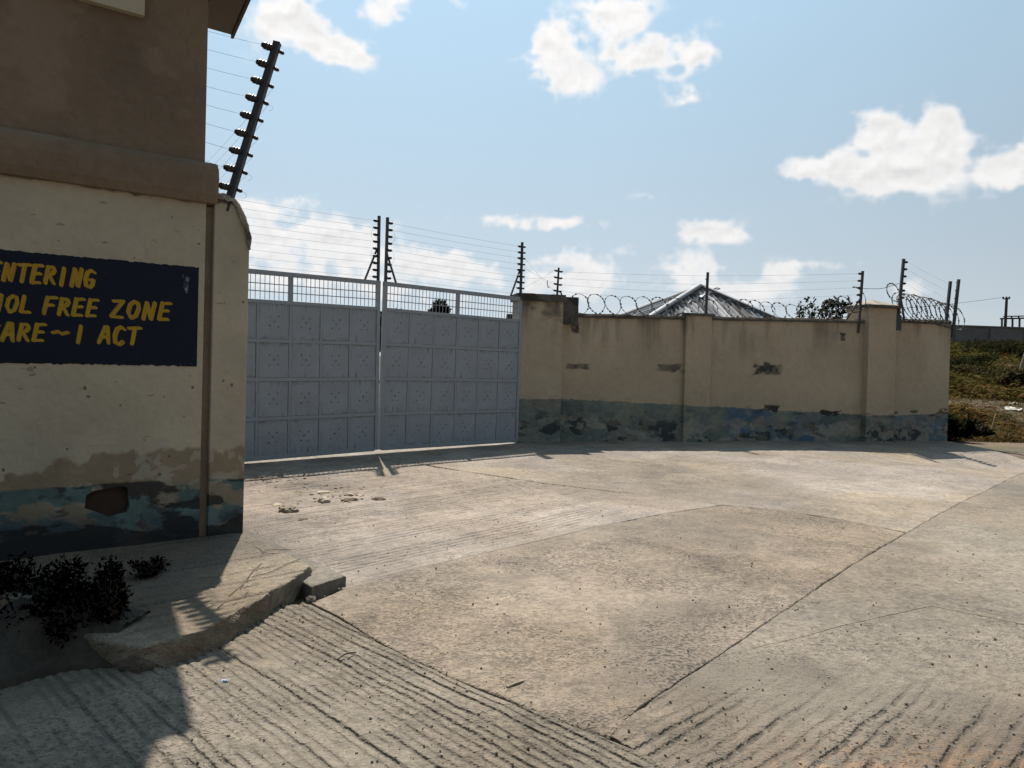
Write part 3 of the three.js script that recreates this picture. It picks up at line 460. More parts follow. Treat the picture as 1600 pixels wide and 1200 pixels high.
// ---------------------------------------------------------------- fence posts
const insulatorGeo = (() => { const p = [[0.001, 0], [0.014, 0.002], [0.014, 0.010], [0.024, 0.014], [0.026, 0.022], [0.019, 0.028], [0.027, 0.034], [0.027, 0.042], [0.019, 0.048], [0.026, 0.054], [0.025, 0.066], [0.018, 0.076], [0.015, 0.086], [0.001, 0.088]].map((q) => new THREE.Vector2(...q)); return new THREE.LatheGeometry(p, 10); })();
function addInsulator(parent, p, dir, s = 1) { const o = mesh('insulator', insulatorGeo, M.black, parent); o.position.copy(p); o.quaternion.setFromUnitVectors(V3(0, 1, 0), dir.clone().normalize()); o.scale.setScalar(s); return o; }
// ---------------------------------------------------------------- the double gate
const GH = 2.60, GTURN = Math.atan2(gdir[1], gdir[0]);
{
  const paint = (() => { const [c, b] = texPair(512, 512, (u, v, o) => { const x = u * 1.2, y = v * 1.2, n = fbm(x * 3, y * 3, 4, 820), f = fbm(x * 40, y * 40, 3, 822), k = 0.9 + 0.16 * n + 0.06 * (f - 0.5), ru = sstep(0.72, 0.78, fbm(x * 18, y * 18, 4, 824)) * 0.8; o[0] = lerp(0.250 * k, 0.05, ru); o[1] = lerp(0.275 * k, 0.035, ru); o[2] = lerp(0.302 * k, 0.025, ru); o[3] = 0.5 + 0.3 * (f - 0.5) - 0.2 * ru; }); return new THREE.MeshStandardMaterial({ map: c, bumpMap: b, bumpScale: 0.003, roughness: 0.55 }); })();
  const panels = [0, 1, 2, 3, 4, 5, 6, 7].map((s) => {
    const marks = [[0.5, 0.5, 0.035, 1]]; const r = rng(300 + s); for (const [x, y] of [[0.37, 0.63], [0.63, 0.64], [0.36, 0.37], [0.64, 0.36]]) marks.push([x + (r() - 0.5) * 0.03, y + (r() - 0.5) * 0.03, 0.018 + 0.008 * r(), 0]);
    const str = marks.map(() => 0.6 + 0.7 * r()), edgeS = [r(), r(), r(), r()];
    const [c, b] = texPair(256, 256, (u, v, o) => {
      const n = fbm(u * 2.5 + s * 9, v * 2.5, 4, 830), f = fbm(u * 26, v * 26, 3, 832 + s), k = 0.88 + 0.2 * n + 0.05 * (f - 0.5); let d = 0, h = 0.5 + 0.75 * (n - 0.5) + 0.05 * (f - 0.5);
      marks.forEach(([x, y, q, ring], i) => { const e = Math.hypot(u - x, v - y) / q, w = e + (fbm(u * 30, v * 30, 2, 840 + s) - 0.5) * 0.8, m = ring ? sstep(0.55, 0.8, w) * (1 - sstep(1.0, 1.25, w)) * sstep(-0.6, 0.2, (v < y ? 1 : -0.4) + 0.4 * (u - x) / q) : 1 - sstep(0.55, 1.05, w); d = Math.max(d, m * 0.9 * str[i]); h -= (1 - sstep(0.4, 1.2, e)) * 0.35; });
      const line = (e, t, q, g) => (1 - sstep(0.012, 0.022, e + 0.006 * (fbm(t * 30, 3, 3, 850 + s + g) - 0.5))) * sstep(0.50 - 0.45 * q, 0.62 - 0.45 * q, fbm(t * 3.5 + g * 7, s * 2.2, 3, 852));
      d = Math.max(d, 0.92 * line(v - 0.004, u, edgeS[0], 0), 0.85 * line(0.996 - v, u, edgeS[1], 1), 0.5 * line(u - 0.004, v, edgeS[2], 2), 0.5 * line(0.996 - u, v, edgeS[3], 3));  // rusty dark edge lines, painted in for the shadow gaps round each panel
      d = Math.max(d, 0.6 * sstep(0.82, 0.86, fbm(u * 9, v * 9, 4, 856 + s)), 0.45 * sstep(0.60, 0.72, fbm(u * 16, v * 1.6, 4, 870 + s)) * sstep(0.75, 1, v + 0.2 * (n - 0.5)), 0.35 * sstep(0.5, 0.62, fbm(u * 5, v * 9, 5, 880 + s)) * (1 - sstep(0.02, 0.16, v)));
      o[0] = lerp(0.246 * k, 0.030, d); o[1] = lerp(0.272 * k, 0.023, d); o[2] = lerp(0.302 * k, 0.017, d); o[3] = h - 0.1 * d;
    });
    return new THREE.MeshStandardMaterial({ map: c, bumpMap: b, bumpScale: 0.022, roughness: 0.5 });
  });
  const W = LEAF, cols = 6, st = 0.058, cw = (W - st) / cols, ys = [0.05, 0.585, 1.125, 1.66, 2.195], R = rng(44), railH = 0.05;
  const panelG = new THREE.BoxGeometry(cw - 0.035, 0.5, 0.004), barG = new THREE.CylinderGeometry(0.0048, 0.0048, 0.335, 6);
  for (const side of [-1, 1]) {
    const leaf = thing('gate_leaf', side < 0 ? 'pale blue steel gate leaf beside the house, panelled, with grille along top' : 'pale blue steel gate leaf hinged at the mouldy cap pier, panelled, with grille along top', 'gate', [GATE_C[0] + gdir[0] * 0.012 * side, 0, -(GATE_C[1] + gdir[1] * 0.012 * side)], GTURN, 'leaves of the double gate');
    leaf.rotation.order = 'YXZ'; leaf.rotation.z = -side * 0.55 * Math.PI / 180; leaf.position.y = 0.03;
    const X = (x) => x * side;
    for (const [x, w] of [[st / 2, st], [W - st / 2, st]]) mesh('stile', box(w, GH - 0.03, 0.055, X(x), GH / 2 + 0.02, 0), paint, leaf);
    mesh('top_rail', box(W, 0.062, 0.06, X(W / 2), GH - 0.01, 0), paint, leaf);
    ys.forEach((y, i) => mesh(i ? 'rail' : 'bottom_rail', box(W - 2 * st, i ? railH : 0.06, 0.046, X(W / 2), y, 0), paint, leaf));
    for (let c = 1; c < cols; c++) mesh('mullion', box(0.036, ys[4] - ys[0], 0.038, X(st / 2 + c * cw), (ys[0] + ys[4]) / 2, -0.001), paint, leaf);
    mesh('mullion', box(0.06, 0.37, 0.044, X(st / 2 + 3 * cw), 2.39, 0), paint, leaf);
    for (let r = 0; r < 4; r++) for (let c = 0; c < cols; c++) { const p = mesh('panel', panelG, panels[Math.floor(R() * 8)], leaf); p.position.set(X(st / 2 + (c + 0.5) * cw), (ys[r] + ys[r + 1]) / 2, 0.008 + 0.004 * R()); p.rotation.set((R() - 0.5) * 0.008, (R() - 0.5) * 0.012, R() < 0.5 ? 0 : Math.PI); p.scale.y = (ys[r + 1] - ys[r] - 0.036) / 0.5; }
    const nb = 41; for (let i = 1; i < nb; i++) { const x = st + (W - 2 * st) * i / nb; if (Math.abs(x - (st / 2 + 3 * cw)) < 0.045) continue; const o = mesh('grille_bar', barG, paint, leaf); o.position.set(X(x), 2.393, 0); o.rotation.z = (R() - 0.5) * 0.02; }
    for (const y of [2.335, 2.44]) mesh('grille_rail', box(W - 2 * st, 0.012, 0.012, X(W / 2), y, 0.004), paint, leaf);
    for (const y of [0.4, 1.35, 2.25]) mesh('hinge', rod(V3(X(W + 0.012), y, 0.0), V3(X(W + 0.012), y + 0.16, 0.0), 0.022, 8), M.rust, leaf);
    // two uprights carrying the live wires
    const ins = [0.06, 0.165, 0.27, 0.375, 0.49, 0.595, 0.70, 0.805, 0.91], ends = [];
    for (const e of [0, 1]) {
      const x = e ? W - 0.03 : 0.03, inw = e ? -1 : 1, post = mesh('fence_post', box(0.036, 0.99, 0.036, 0, 0.495, 0), M.steel, leaf); post.position.set(X(x), GH + 0.02, 0);
      const ws = []; for (const y of ins) { const p = V3(X(inw * 0.018), y, 0.0); addInsulator(post, p, V3(X(inw), 0, 0), 0.92); ws.push(V3(X(x + inw * 0.095), GH + 0.02 + y, 0)); if (e && side > 0) addInsulator(post, V3(0.018, y, 0.005), V3(1, 0, 0.1), 0.7); } ends.push(ws);
      mesh('brace', bar(V3(X(x + inw * 0.012), GH + 0.5, -0.03), V3(X(x + inw * 0.22), GH + 0.01, -0.03), 0.024), M.steel, leaf);
    }
    ins.forEach((y, i) => mesh('wire', wireGeo(ends[0][i], ends[1][i], 0.012, 0.0017), M.wire, leaf));
    for (const [k, e] of [[2, 3.1], [5, 2.2]]) { const a = ends[0][k], b = ends[0][Math.min(8, k + 2)]; mesh('jumper_wire', new THREE.TubeGeometry(new THREE.QuadraticBezierCurve3(a, V3(a.x + side * 0.09, (a.y + b.y) / 2, 0.02), b), 10, 0.0016, 4), M.wire, leaf); }
  }
}

// ---------------------------------------------------------------- boundary wall on the right
const WALLX = {};
const onWall = (px, A, B) => { const r = ray(px, 690), k = r.x / -r.z, dx = B[0] - A[0], dd = B[1] - A[1]; return (k * A[1] - A[0]) / (dx - k * dd); };   // share of the way from A to B where pixel column px meets the wall
const WA = gp(868, 690), WB = gp(1345, 689), WC = WALLR;
const mix2 = (A, B, t) => [lerp(A[0], B[0], t), lerp(A[1], B[1], t)];
const topAt = (px, py, A, B) => { const t = onWall(px, A, B), p = mix2(A, B, t); return at(px, py, p[1]).y; };
const wall = thing('boundary_wall', 'long cream boundary wall with worn teal dado, pilaster and capped pillar', 'wall', [WA[0], 0, -WA[1]], Math.atan2(WB[1] - WA[1], WB[0] - WA[0]));
wall.updateMatrixWorld(true);
{
  const LAB = Math.hypot(WB[0] - WA[0], WB[1] - WA[1]), h0 = topAt(900, 496, WA, WB), h1 = topAt(1338, 504, WA, WB);
  const xPil0 = onWall(1064, WA, WB) * LAB, xPil1 = onWall(1104, WA, WB) * LAB;
  const dado = (x) => lerp(0.80, 0.55, x / LAB);
  const paintWall = (L, H, W2, H2, seed, o) => {
    const fN = field(200, (u, v) => fbm(u * L * 1.1, v * H * 1.1, 4, seed)), fD = field(300, (u, v) => fbm(u * L * 2.6, v * H * 3.6, 5, seed + 3));
    const [c, b] = texPair(W2, H2, (u, v, out) => {
      const x = u * L, y = v * H, n = fN(u, v), f = fbm(x * 14, y * 14, 3, seed + 5), m = fbm(x * 5, y * 5, 3, seed + 7), k = 0.78 + 0.34 * n + 0.16 * (f - 0.5);
      let r = 0.395 * k, g = 0.322 * k, bl = 0.230 * k, h = 0.5 + 0.4 * (f - 0.5) + 0.3 * (n - 0.5);
      const streak = sstep(0.50, 0.72, fbm(x * 5.5, y * 0.7, 4, seed + 11)) * sstep(H * 0.5, H * 0.95, y + 0.5 * (m - 0.5)) * 0.6; r = lerp(r, 0.055, streak); g = lerp(g, 0.05, streak); bl = lerp(bl, 0.04, streak);
      const pale = sstep(0.55, 0.7, fbm(x * 0.8 + 3, y * 0.9, 4, seed + 13)) * 0.35; r = lerp(r, 0.43, pale); g = lerp(g, 0.375, pale); bl = lerp(bl, 0.285, pale);
      for (const q of o.blots || []) { const e = Math.max(Math.abs(x - q[0]) / q[2], Math.abs(y - q[1]) / q[3]), w = e * 0.8 + (fbm(x * 9, y * 14, 5, seed + 15) - 0.5) * 0.8, s = (1 - sstep(0.45, 0.95, w)) * q[4] * (0.45 + 0.9 * f); r = lerp(r, 0.035, clamp(s)); g = lerp(g, 0.035, clamp(s)); bl = lerp(bl, 0.033, clamp(s)); }
      const dl = o.dado(x) + 0.03 * (fbm(x * 3, 3, 5, seed + 17) - 0.5), inD = (1 - sstep(-0.01, 0.012, y - dl + 0.03 * (f - 0.5))) * (1 - 0.22 * sstep(0.54, 0.58, fbm(x * 3.7 + 1, y * 5.2, 6, seed + 29)));
      if (inD > 0) {
        const d = fD(u, v), worn = sstep(0.505, 0.53, d + 0.14 * (f - 0.5) + 0.05 * (m - 0.5)), pa = sstep(0.54, 0.565, fbm(x * 4.3 + 7, y * 6.5, 6, seed + 19)), blue = o.blue(x, y) * sstep(0.3, 0.42, fbm(x * 2 + 2, y * 3, 3, seed + 21));
        let R = 0.125, G = 0.152, B = 0.136; R = lerp(R, 0.050, blue * 0.8); G = lerp(G, 0.105, blue * 0.8); B = lerp(B, 0.175, blue * 0.8);
        const lowK = 1 - sstep(0.42, 0.75, y / dl + 0.3 * (m - 0.5)); R = lerp(R, 0.036, worn * (0.35 + 0.6 * lowK)); G = lerp(G, 0.046, worn * (0.35 + 0.6 * lowK)); B = lerp(B, 0.048, worn * (0.35 + 0.6 * lowK));
        R = lerp(R, 0.30, pa * (0.08 + lowK * 0.45)); G = lerp(G, 0.29, pa * (0.08 + lowK * 0.45)); B = lerp(B, 0.24, pa * (0.08 + lowK * 0.45));
        const kk = 0.75 + 0.5 * f; r = lerp(r, R * kk, inD); g = lerp(g, G * kk, inD); bl = lerp(bl, B * kk, inD); h -= 0.2 * worn * inD;
      }
      const pk = sstep(0.60, 0.66, fbm(x * 4.5, y * 13, 4, seed + 23)) * (1 - sstep(0.05, 0.11, Math.abs(y - dl - 0.02))) * o.peel(x); r = lerp(r, 0.03, pk); g = lerp(g, 0.028, pk); bl = lerp(bl, 0.025, pk);
      out[0] = r; out[1] = g; out[2] = bl; out[3] = h;
    });
    return new THREE.MeshStandardMaterial({ map: c, bumpMap: b, bumpScale: 0.02, roughness: 0.96 });
  };
  const bx = (px, py) => { const t = onWall(px, WA, WB), p = mix2(WA, WB, t); return [t * LAB, at(px, py, p[1]).y]; };
  const HM = 2.8, blots = [];
  { const [x, y] = bx(900, 572); blots.push([x, y, 0.24, 0.055, 0.75]); } { const [x, y] = bx(1042, 575); blots.push([x, y, 0.26, 0.08, 0.75]); } { const [x, y] = bx(1196, 577); blots.push([x, y, 0.30, 0.10, 1.0]); blots.push([x - 0.02, y + 0.08, 0.10, 0.09, 0.9]); } { const [x, y] = bx(1312, 527); blots.push([x, y, 0.07, 0.09, 1.0]); } { const [x, y] = bx(894, 512); blots.push([x, y, 0.10, 0.10, 0.9]); }
  const matAB = paintWall(LAB, HM, 1536, 640, 900, { dado, blots, blue: (x) => sstep(xPil1 + 0.2, xPil1 + 0.7, x) * (1 - sstep(LAB - 1.3, LAB - 0.5, x)), peel: (x) => sstep(xPil1 + 0.6, xPil1 + 1.5, x) });
  const topH = (x) => lerp(h0, h1, x / LAB);
  const front = (pts, z, m, name, T, par = wall) => { const g = extrude(pts, T, 0.005); g.translate(0, 0, z); return mesh(name, planarUV(g, 0, 0, LAB, HM), m, par); };
  front([[-0.05, -0.1], [xPil0, -0.1], [xPil0, topH(xPil0)], [-0.05, topH(0)]], 0, matAB, 'wall_panel', 0.2);
  front([[xPil1, -0.1], [LAB, -0.1], [LAB, topH(LAB)], [xPil1, topH(xPil1)]], 0, matAB, 'wall_panel', 0.2);
  front([[xPil0, -0.1], [xPil1, -0.1], [xPil1, topH(xPil1) + 0.07], [xPil0, topH(xPil0) + 0.07]], 0.085, matAB, 'pilaster', 0.33);
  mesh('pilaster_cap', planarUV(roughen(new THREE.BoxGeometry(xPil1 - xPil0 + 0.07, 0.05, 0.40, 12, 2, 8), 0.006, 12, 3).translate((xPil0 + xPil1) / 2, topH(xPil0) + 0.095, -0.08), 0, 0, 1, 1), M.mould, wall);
  // rough weathered coping; dark course and paler top paint in shaded underside and sunlit top
  const cope = (xa, xb, ha, hb, par, z = -0.1) => { const n = Math.round((xb - xa) / 0.06), d0 = new THREE.BoxGeometry(xb - xa, 0.034, 0.262, n, 1, 4); d0.translate((xa + xb) / 2, 0.008, z); { const p = d0.attributes.position; for (let i = 0; i < p.count; i++) { const x = p.getX(i); p.setY(i, p.getY(i) + lerp(ha, hb, (x - xa) / (xb - xa))); } } mesh('shade_course', planarUV(roughen(d0, 0.010, 9, 16), 0, 0, 1.2, 1.2), M.mould, par); const g = new THREE.BoxGeometry(xb - xa, 0.04, 0.25, n, 2, 6); g.translate((xa + xb) / 2, 0.044, z); const p = g.attributes.position; for (let i = 0; i < p.count; i++) { const x = p.getX(i); p.setY(i, p.getY(i) + lerp(ha, hb, (x - xa) / (xb - xa))); } return mesh('mortar_coping', planarUV(roughen(g, 0.014, 8, 6), 0, 0, 1.2, 1.2), M.mortar, par); };
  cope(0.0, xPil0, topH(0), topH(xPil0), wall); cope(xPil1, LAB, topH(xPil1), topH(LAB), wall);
  // capped pillar
  const w0 = onWall(1344, WA, WB) * LAB, w1 = w0 + (1394 - 1344) / FOCAL * WB[1] * 1.03, ph = at(1370, 481, WB[1]).y, pm = paintWall(0.8, HM, 192, 512, 940, { dado: () => 0.54, blue: () => 0, peel: () => 0.4 });
  const pg = extrude([[0, -0.1], [w1 - w0, -0.1], [w1 - w0, ph], [0, ph]], w1 - w0, 0.012); planarUV(pg, 0, 0, 0.8, HM); pg.translate(w0, 0, 0.16); mesh('pillar', pg, pm, wall);
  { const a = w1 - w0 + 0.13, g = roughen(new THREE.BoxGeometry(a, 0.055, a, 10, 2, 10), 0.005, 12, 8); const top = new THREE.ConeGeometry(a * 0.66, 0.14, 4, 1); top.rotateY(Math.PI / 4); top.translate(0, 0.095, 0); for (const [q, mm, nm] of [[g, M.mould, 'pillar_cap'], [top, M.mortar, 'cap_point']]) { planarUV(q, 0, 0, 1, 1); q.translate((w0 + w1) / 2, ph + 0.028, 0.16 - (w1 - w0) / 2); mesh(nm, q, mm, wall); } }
  // last stretch, turned a little away
  const A3 = wall.localToWorld(V3(w1 - 0.03, 0, -0.06)), B3 = V3(WC[0], 0, -WC[1]), L3 = A3.distanceTo(B3), end = thing('boundary_wall_end', 'short cream wall stretch beyond the capped pillar under bunched razor wire', 'wall', [A3.x, 0, A3.z], Math.atan2(-(B3.z - A3.z), B3.x - A3.x));
  const e0 = at(1398, 503, -A3.z).y, e1 = at(1478, 505, WC[1]).y, HM3 = 2.9, m3 = paintWall(L3, HM3, 512, 640, 960, { dado: (x) => lerp(0.52, 0.60, x / L3), blue: (x) => 0.5, peel: () => 0.8 });
  const g3 = extrude([[0, -0.3], [L3, -0.3], [L3, e1], [L3 * 0.6, lerp(e0, e1, 0.6) - 0.02], [0, e0]], 0.22, 0.006); mesh('wall_panel', planarUV(g3, 0, 0, L3, HM3), m3, end);
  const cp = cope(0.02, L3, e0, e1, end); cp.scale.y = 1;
  WALLX.end = end; WALLX.L3 = L3; WALLX.e0 = e0; WALLX.e1 = e1; WALLX.LAB = LAB; WALLX.topH = topH; WALLX.xPil0 = xPil0; WALLX.xPil1 = xPil1; WALLX.w0 = w0;
  // return of the wall going back from its end
  const back = new THREE.BoxGeometry(0.2, e1 + 0.1, 5); back.translate(L3 - 0.1, (e1 - 0.1) / 2 , -2.72); mesh('return_wall', planarUV(back, 0, 0, L3, HM3), m3, end);
  // gate pier and the mouldy block behind it
  const pier = thing('gate_pier', 'tall cream gate pier with mouldy dark cap where the gate hinges', 'pillar', [WA[0], 0, -WA[1]], Math.atan2(WB[1] - WA[1], WB[0] - WA[0]));
  const pw = 0.82, ptop = at(840, 461, WA[1] - 0.3).y, pmt = paintWall(0.9, HM, 224, 640, 980, { dado: () => 0.80, blue: () => 0, peel: () => 0.1, blots: [[0.05, 2.6, 0.3, 0.2, 0.5], [0.6, 2.5, 0.2, 0.25, 0.6]] });
  const gg = extrude([[0, -0.1], [pw, -0.1], [pw, ptop - 0.09], [0, ptop - 0.09]], 0.55, 0.012); planarUV(gg, 0, 0, 0.9, HM); gg.translate(-pw + 0.0, 0, 0.26); mesh('pier_shaft', gg, pmt, pier);
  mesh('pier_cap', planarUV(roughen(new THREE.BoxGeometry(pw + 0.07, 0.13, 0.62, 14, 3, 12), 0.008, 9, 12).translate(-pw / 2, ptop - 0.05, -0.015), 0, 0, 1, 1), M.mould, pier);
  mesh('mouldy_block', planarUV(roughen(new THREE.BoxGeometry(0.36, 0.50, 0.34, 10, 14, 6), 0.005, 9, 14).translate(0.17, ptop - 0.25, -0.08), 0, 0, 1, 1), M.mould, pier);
}
// ---------------------------------------------------------------- live-wire posts
const DL = (v, o) => o.worldToLocal(v.clone());
function fencePost(label, base, top, { n = 0, from = 0.05, to = 0.6, dirs = [], w = 0.04, s = 1, tip = 0, plate } = {}) {
  const t = thing('fence_post', label, 'post', [base.x, base.y, base.z], 0, 'live wire posts on the walls'), d = top.clone().sub(base), up = d.clone().normalize();
  mesh('upright', bar(V3(0, 0, 0), d, w), M.steel, t); mesh('end_cap', bar(d, d.clone().addScaledVector(up, 0.006), w * 1.08), M.darkSteel, t);
  const out = dirs.map(() => []);
  for (let i = 0; i < n; i++) { const p = d.clone().multiplyScalar(1 - lerp(from, to, n > 1 ? i / (n - 1) : 0)); dirs.forEach((q, k) => { const u = q.clone().normalize(); addInsulator(t, p.clone().addScaledVector(u, w * 0.4), u, s * (q.userScale || 1)); out[k].push(base.clone().add(p).addScaledVector(u, w * 0.4 + 0.088 * s * (q.userScale || 1))); }); }
  t.userData.group = 'live wire posts on the walls';
  return [t, out];
}
function wires(label, group, A, B, r = 0.0017, sag = 0.012) { A.forEach((a, i) => { if (!B[i]) return; tag(mesh('fence_wire', wireGeo(a, B[i], sag, r), M.wire), label, 'wire', group); }); }
{
  // leaning post on the rounded wall end
  const base = at(353, 330, C0[1] - 0.1), top = at(433, 68, C0[1] + 0.12), e1 = LX(1, 0, 0).sub(LX(0, 0, 0)), nz = LX(0, 0, 1).sub(LX(0, 0, 0));
  const L = e1.clone().negate().addScaledVector(nz, 0.15), Rr = e1.clone(); Rr.userScale = 0.55; Rr.y = -0.25;
  const [, [lw, rw]] = fencePost('leaning steel post with nine black insulators on the rounded wall end', base, top, { n: 9, from: 0.035, to: 0.865, dirs: [L, Rr], w: 0.05, s: 1.1 });
  const b = lw.map((p, i) => { const q = LX(-0.33, 0, -0.42); q.y = p.y + 0.16 - 0.002 * i; return q; });
  wires('thin wire from the leaning post to the brown house side wall', 'wires between leaning post and house', lw, b, 0.0011, 0.004);
  const hp = rw.slice(2, 8).map((p, i) => V3(HINGE[0] - 0.1, 3.5 - i * 0.11, -HINGE[1]));
  wires('thin wire running back from the leaning post to the gate hinge', 'wires between leaning post and gate hinge', rw.slice(2, 8), hp, 0.0011, 0.03);
  rw.forEach((p, i) => { if (i === 3 || i === 7 || i === 8) tag(mesh('wire_loop', new THREE.TubeGeometry(new THREE.QuadraticBezierCurve3(p, p.clone().add(V3(0.07, -0.03, 0.01)), p.clone().add(V3(0.01, -0.055, 0.02))), 8, 0.0011, 4), M.wire), 'small loose wire loop hanging from the leaning post insulator', 'wire', 'loose wire loops on the leaning post'); });
}
const wl = (x, y, z) => wall.localToWorld(V3(x, y, z)), el = (x, y, z) => WALLX.end.localToWorld(V3(x, y, z)); WALLX.end.updateMatrixWorld(true);
const wdir = wl(1, 0, 0).sub(wl(0, 0, 0));
{
  // post with a long tail pipe beside the gate pier
  const x1 = onWall(869, WA, WB) * WALLX.LAB, d1 = WA[1] - 0.03, top = at(873, 419, d1), base = at(868, 505, d1 - 0.02), r1 = wdir.clone(), l1 = wdir.clone().negate(); l1.userScale = 0.8; l1.y = 0.25; r1.userScale = 0.8;
  const [p1, [ra, la]] = fencePost('short post with paired insulators and tail pipe at the mouldy block', base, top, { n: 4, from: 0.06, to: 0.42, dirs: [r1, l1], w: 0.036 });
  const a = DL(at(868, 503, d1), p1), b = DL(at(865, 640, d1), p1); mesh('tail_pipe', rod(a, b, 0.017, 8), plain(0.20, 0.17, 0.12, 0.8), p1); mesh('brace', bar(DL(at(876, 456, d1), p1), DL(at(891, 502, d1), p1), 0.026), M.steel, p1);
  // post on the pilaster
  const d2 = lerp(WA[1], WB[1], onWall(1103, WA, WB)) + 0.02, [p2] = fencePost('bare dark post bolted behind the small pilaster cap', at(1101, 526, d2 - 0.1), at(1106, 426, d2 - 0.1), { w: 0.045 }); mesh('foot_plate', box(0.09, 0.2, 0.02, 0, 0.1, 0.0), M.darkSteel, p2);
  for (let i = 0; i < 5; i++) { const k = at(1105.6 - i * 1.1, 436 + i * 14, d2 - 0.1); addInsulator(p2, DL(k, p2).add(V3(-0.02, 0, 0.0)), V3(-0.3, 0, -1), 0.45); }
  // post left of the big pillar
  const d3 = WB[1] - 0.05, l3 = wdir.clone().negate(), [p3, [la3]] = fencePost('post with five insulators against the capped pillar', at(1341, 520, d3), at(1348, 424, d3), { n: 5, from: 0.04, to: 0.50, dirs: [l3], w: 0.044, s: 1.0 });
  mesh('brace', bar(DL(at(1343, 468, d3), p3), DL(at(1313, 514, d3), p3), 0.03), M.steel, p3);
  // post right of it
  const d4 = WB[1] + 0.05, [p4, [ra4]] = fencePost('tallest post with six insulators standing just past the capped pillar', at(1402, 512, d4), at(1412, 405, d4), { n: 6, from: 0.04, to: 0.56, dirs: [wdir.clone()], w: 0.05, s: 1.0 }); mesh('foot_plate', box(0.11, 0.32, 0.02, 0.01, 0.1, 0.03), M.darkSteel, p4); mesh('brace', bar(DL(at(1407, 462, d4), p4), DL(at(1413, 500, d4), p4), 0.03), M.steel, p4);
  // two end posts
  const d5 = WC[1] + 0.05, [p5, [ra5]] = fencePost('shorter end post rising through the bunched razor wire', at(1476, 524, d5), at(1485, 440, d5), { n: 5, from: 0.04, to: 0.6, dirs: [V3(0.3, 0, -1)], w: 0.05, s: 0.5 }), [p6, [ra6]] = fencePost('outer end post with small insulators past the wall corner', at(1488, 528, d5 - 0.15), at(1498, 437, d5 - 0.15), { n: 5, from: 0.04, to: 0.6, dirs: [V3(-0.3, 0, -1)], w: 0.05, s: 0.5 }); mesh('foot_plate', box(0.1, 0.3, 0.02, 0, 0.12, 0.03), M.darkSteel, p5);
  // wires
  const mid = ra.map((p, i) => at(1105, 431 + i * 14, d2 - 0.12)); wires('thin wire above the wall between gate pier and small pilaster', 'wires above the first wall panel', ra, mid);
  const midb = la3.map((p, i) => at(1105, 431 + i * 13, d2 - 0.12)); wires('thin wire above the wall between small pilaster and capped pillar', 'wires above the second wall panel', midb, la3);
  wires('thin wire above the short wall past the capped pillar', 'wires above the end wall', ra4.slice(0, 5), ra5, 0.0014);
  const gp0 = [0.165, 0.375, 0.595, 0.805].map((y) => V3(GATE_R[0] - 0.02, GH + y, -GATE_R[1])); wires('slack wire from the gate post to the paired insulator post', 'wires crossing the gate pier', gp0, la, 0.0016, 0.02);
  // loose wire hanging from post to pillar
  const c = new THREE.CatmullRomCurve3([at(1346, 451, d3), at(1376, 451, d3), at(1388, 448, d4), at(1405, 443, d4)]); tag(mesh('loose_cable', new THREE.TubeGeometry(c, 24, 0.006, 5), M.darkSteel), 'dark slack cable hanging over the pillar cap between two posts', 'cable');
  // small angle bracket above the pier
  tag(mesh('angle_bracket', merged([bar(at(855, 438, d1 + 0.3), at(856, 449, d1 + 0.3), 0.012), bar(at(855.6, 449, d1 + 0.3), at(858.5, 448.5, d1 + 0.3), 0.014)]), M.darkSteel), 'tiny dark angle bracket sticking up from the gate pier cap', 'bracket');
}
// ---------------------------------------------------------------- razor wire
function razor(label, curveFn, turns, R0, lean, seed, spacing = 0.05, barbs = true) {
  const t = thing('razor_wire_coil', label, 'razor wire', [0, 0, 0], 0, 'razor wire on the boundary wall'), pts = [], N = Math.round(turns * 22);
  for (let i = 0; i <= N; i++) { const s = i / N, a = s * turns * 2 * Math.PI, { p, x, z } = curveFn(s), r = R0(s) * (0.93 + 0.14 * vn(s * turns, 0.5, seed)); pts.push(p.clone().addScaledVector(x, Math.sin(a) * r * lean + (vn(s * turns * 1.3, 4, seed) - 0.5) * 0.05).addScaledVector(V3(0, 1, 0), -Math.cos(a) * r + r).addScaledVector(z, Math.sin(a + 0.9) * r * 0.75)); }
  const c = new THREE.CatmullRomCurve3(pts), segs = N * 2; mesh('wire', new THREE.TubeGeometry(c, segs, 0.0052, 4), M.razor, t);
  if (barbs) {
    const list = [], L = c.getLength(), n = Math.round(L / spacing), one = new THREE.BoxGeometry(0.040, 0.030, 0.004), q = new THREE.Quaternion(), rr = rng(seed);
    for (let i = 1; i < n; i++) { const u = i / n, p = c.getPointAt(u), g = one.clone(); q.setFromUnitVectors(V3(1, 0, 0), c.getTangentAt(u)); const q2 = new THREE.Quaternion().setFromAxisAngle(V3(1, 0, 0), rr() * 6.28); g.applyQuaternion(q2); g.applyQuaternion(q); g.translate(p.x, p.y, p.z); list.push(g); }
    const b = mesh('barbs', merged(list), M.razor, t); b.userData.kind = 'stuff';
  }
  return t;
}
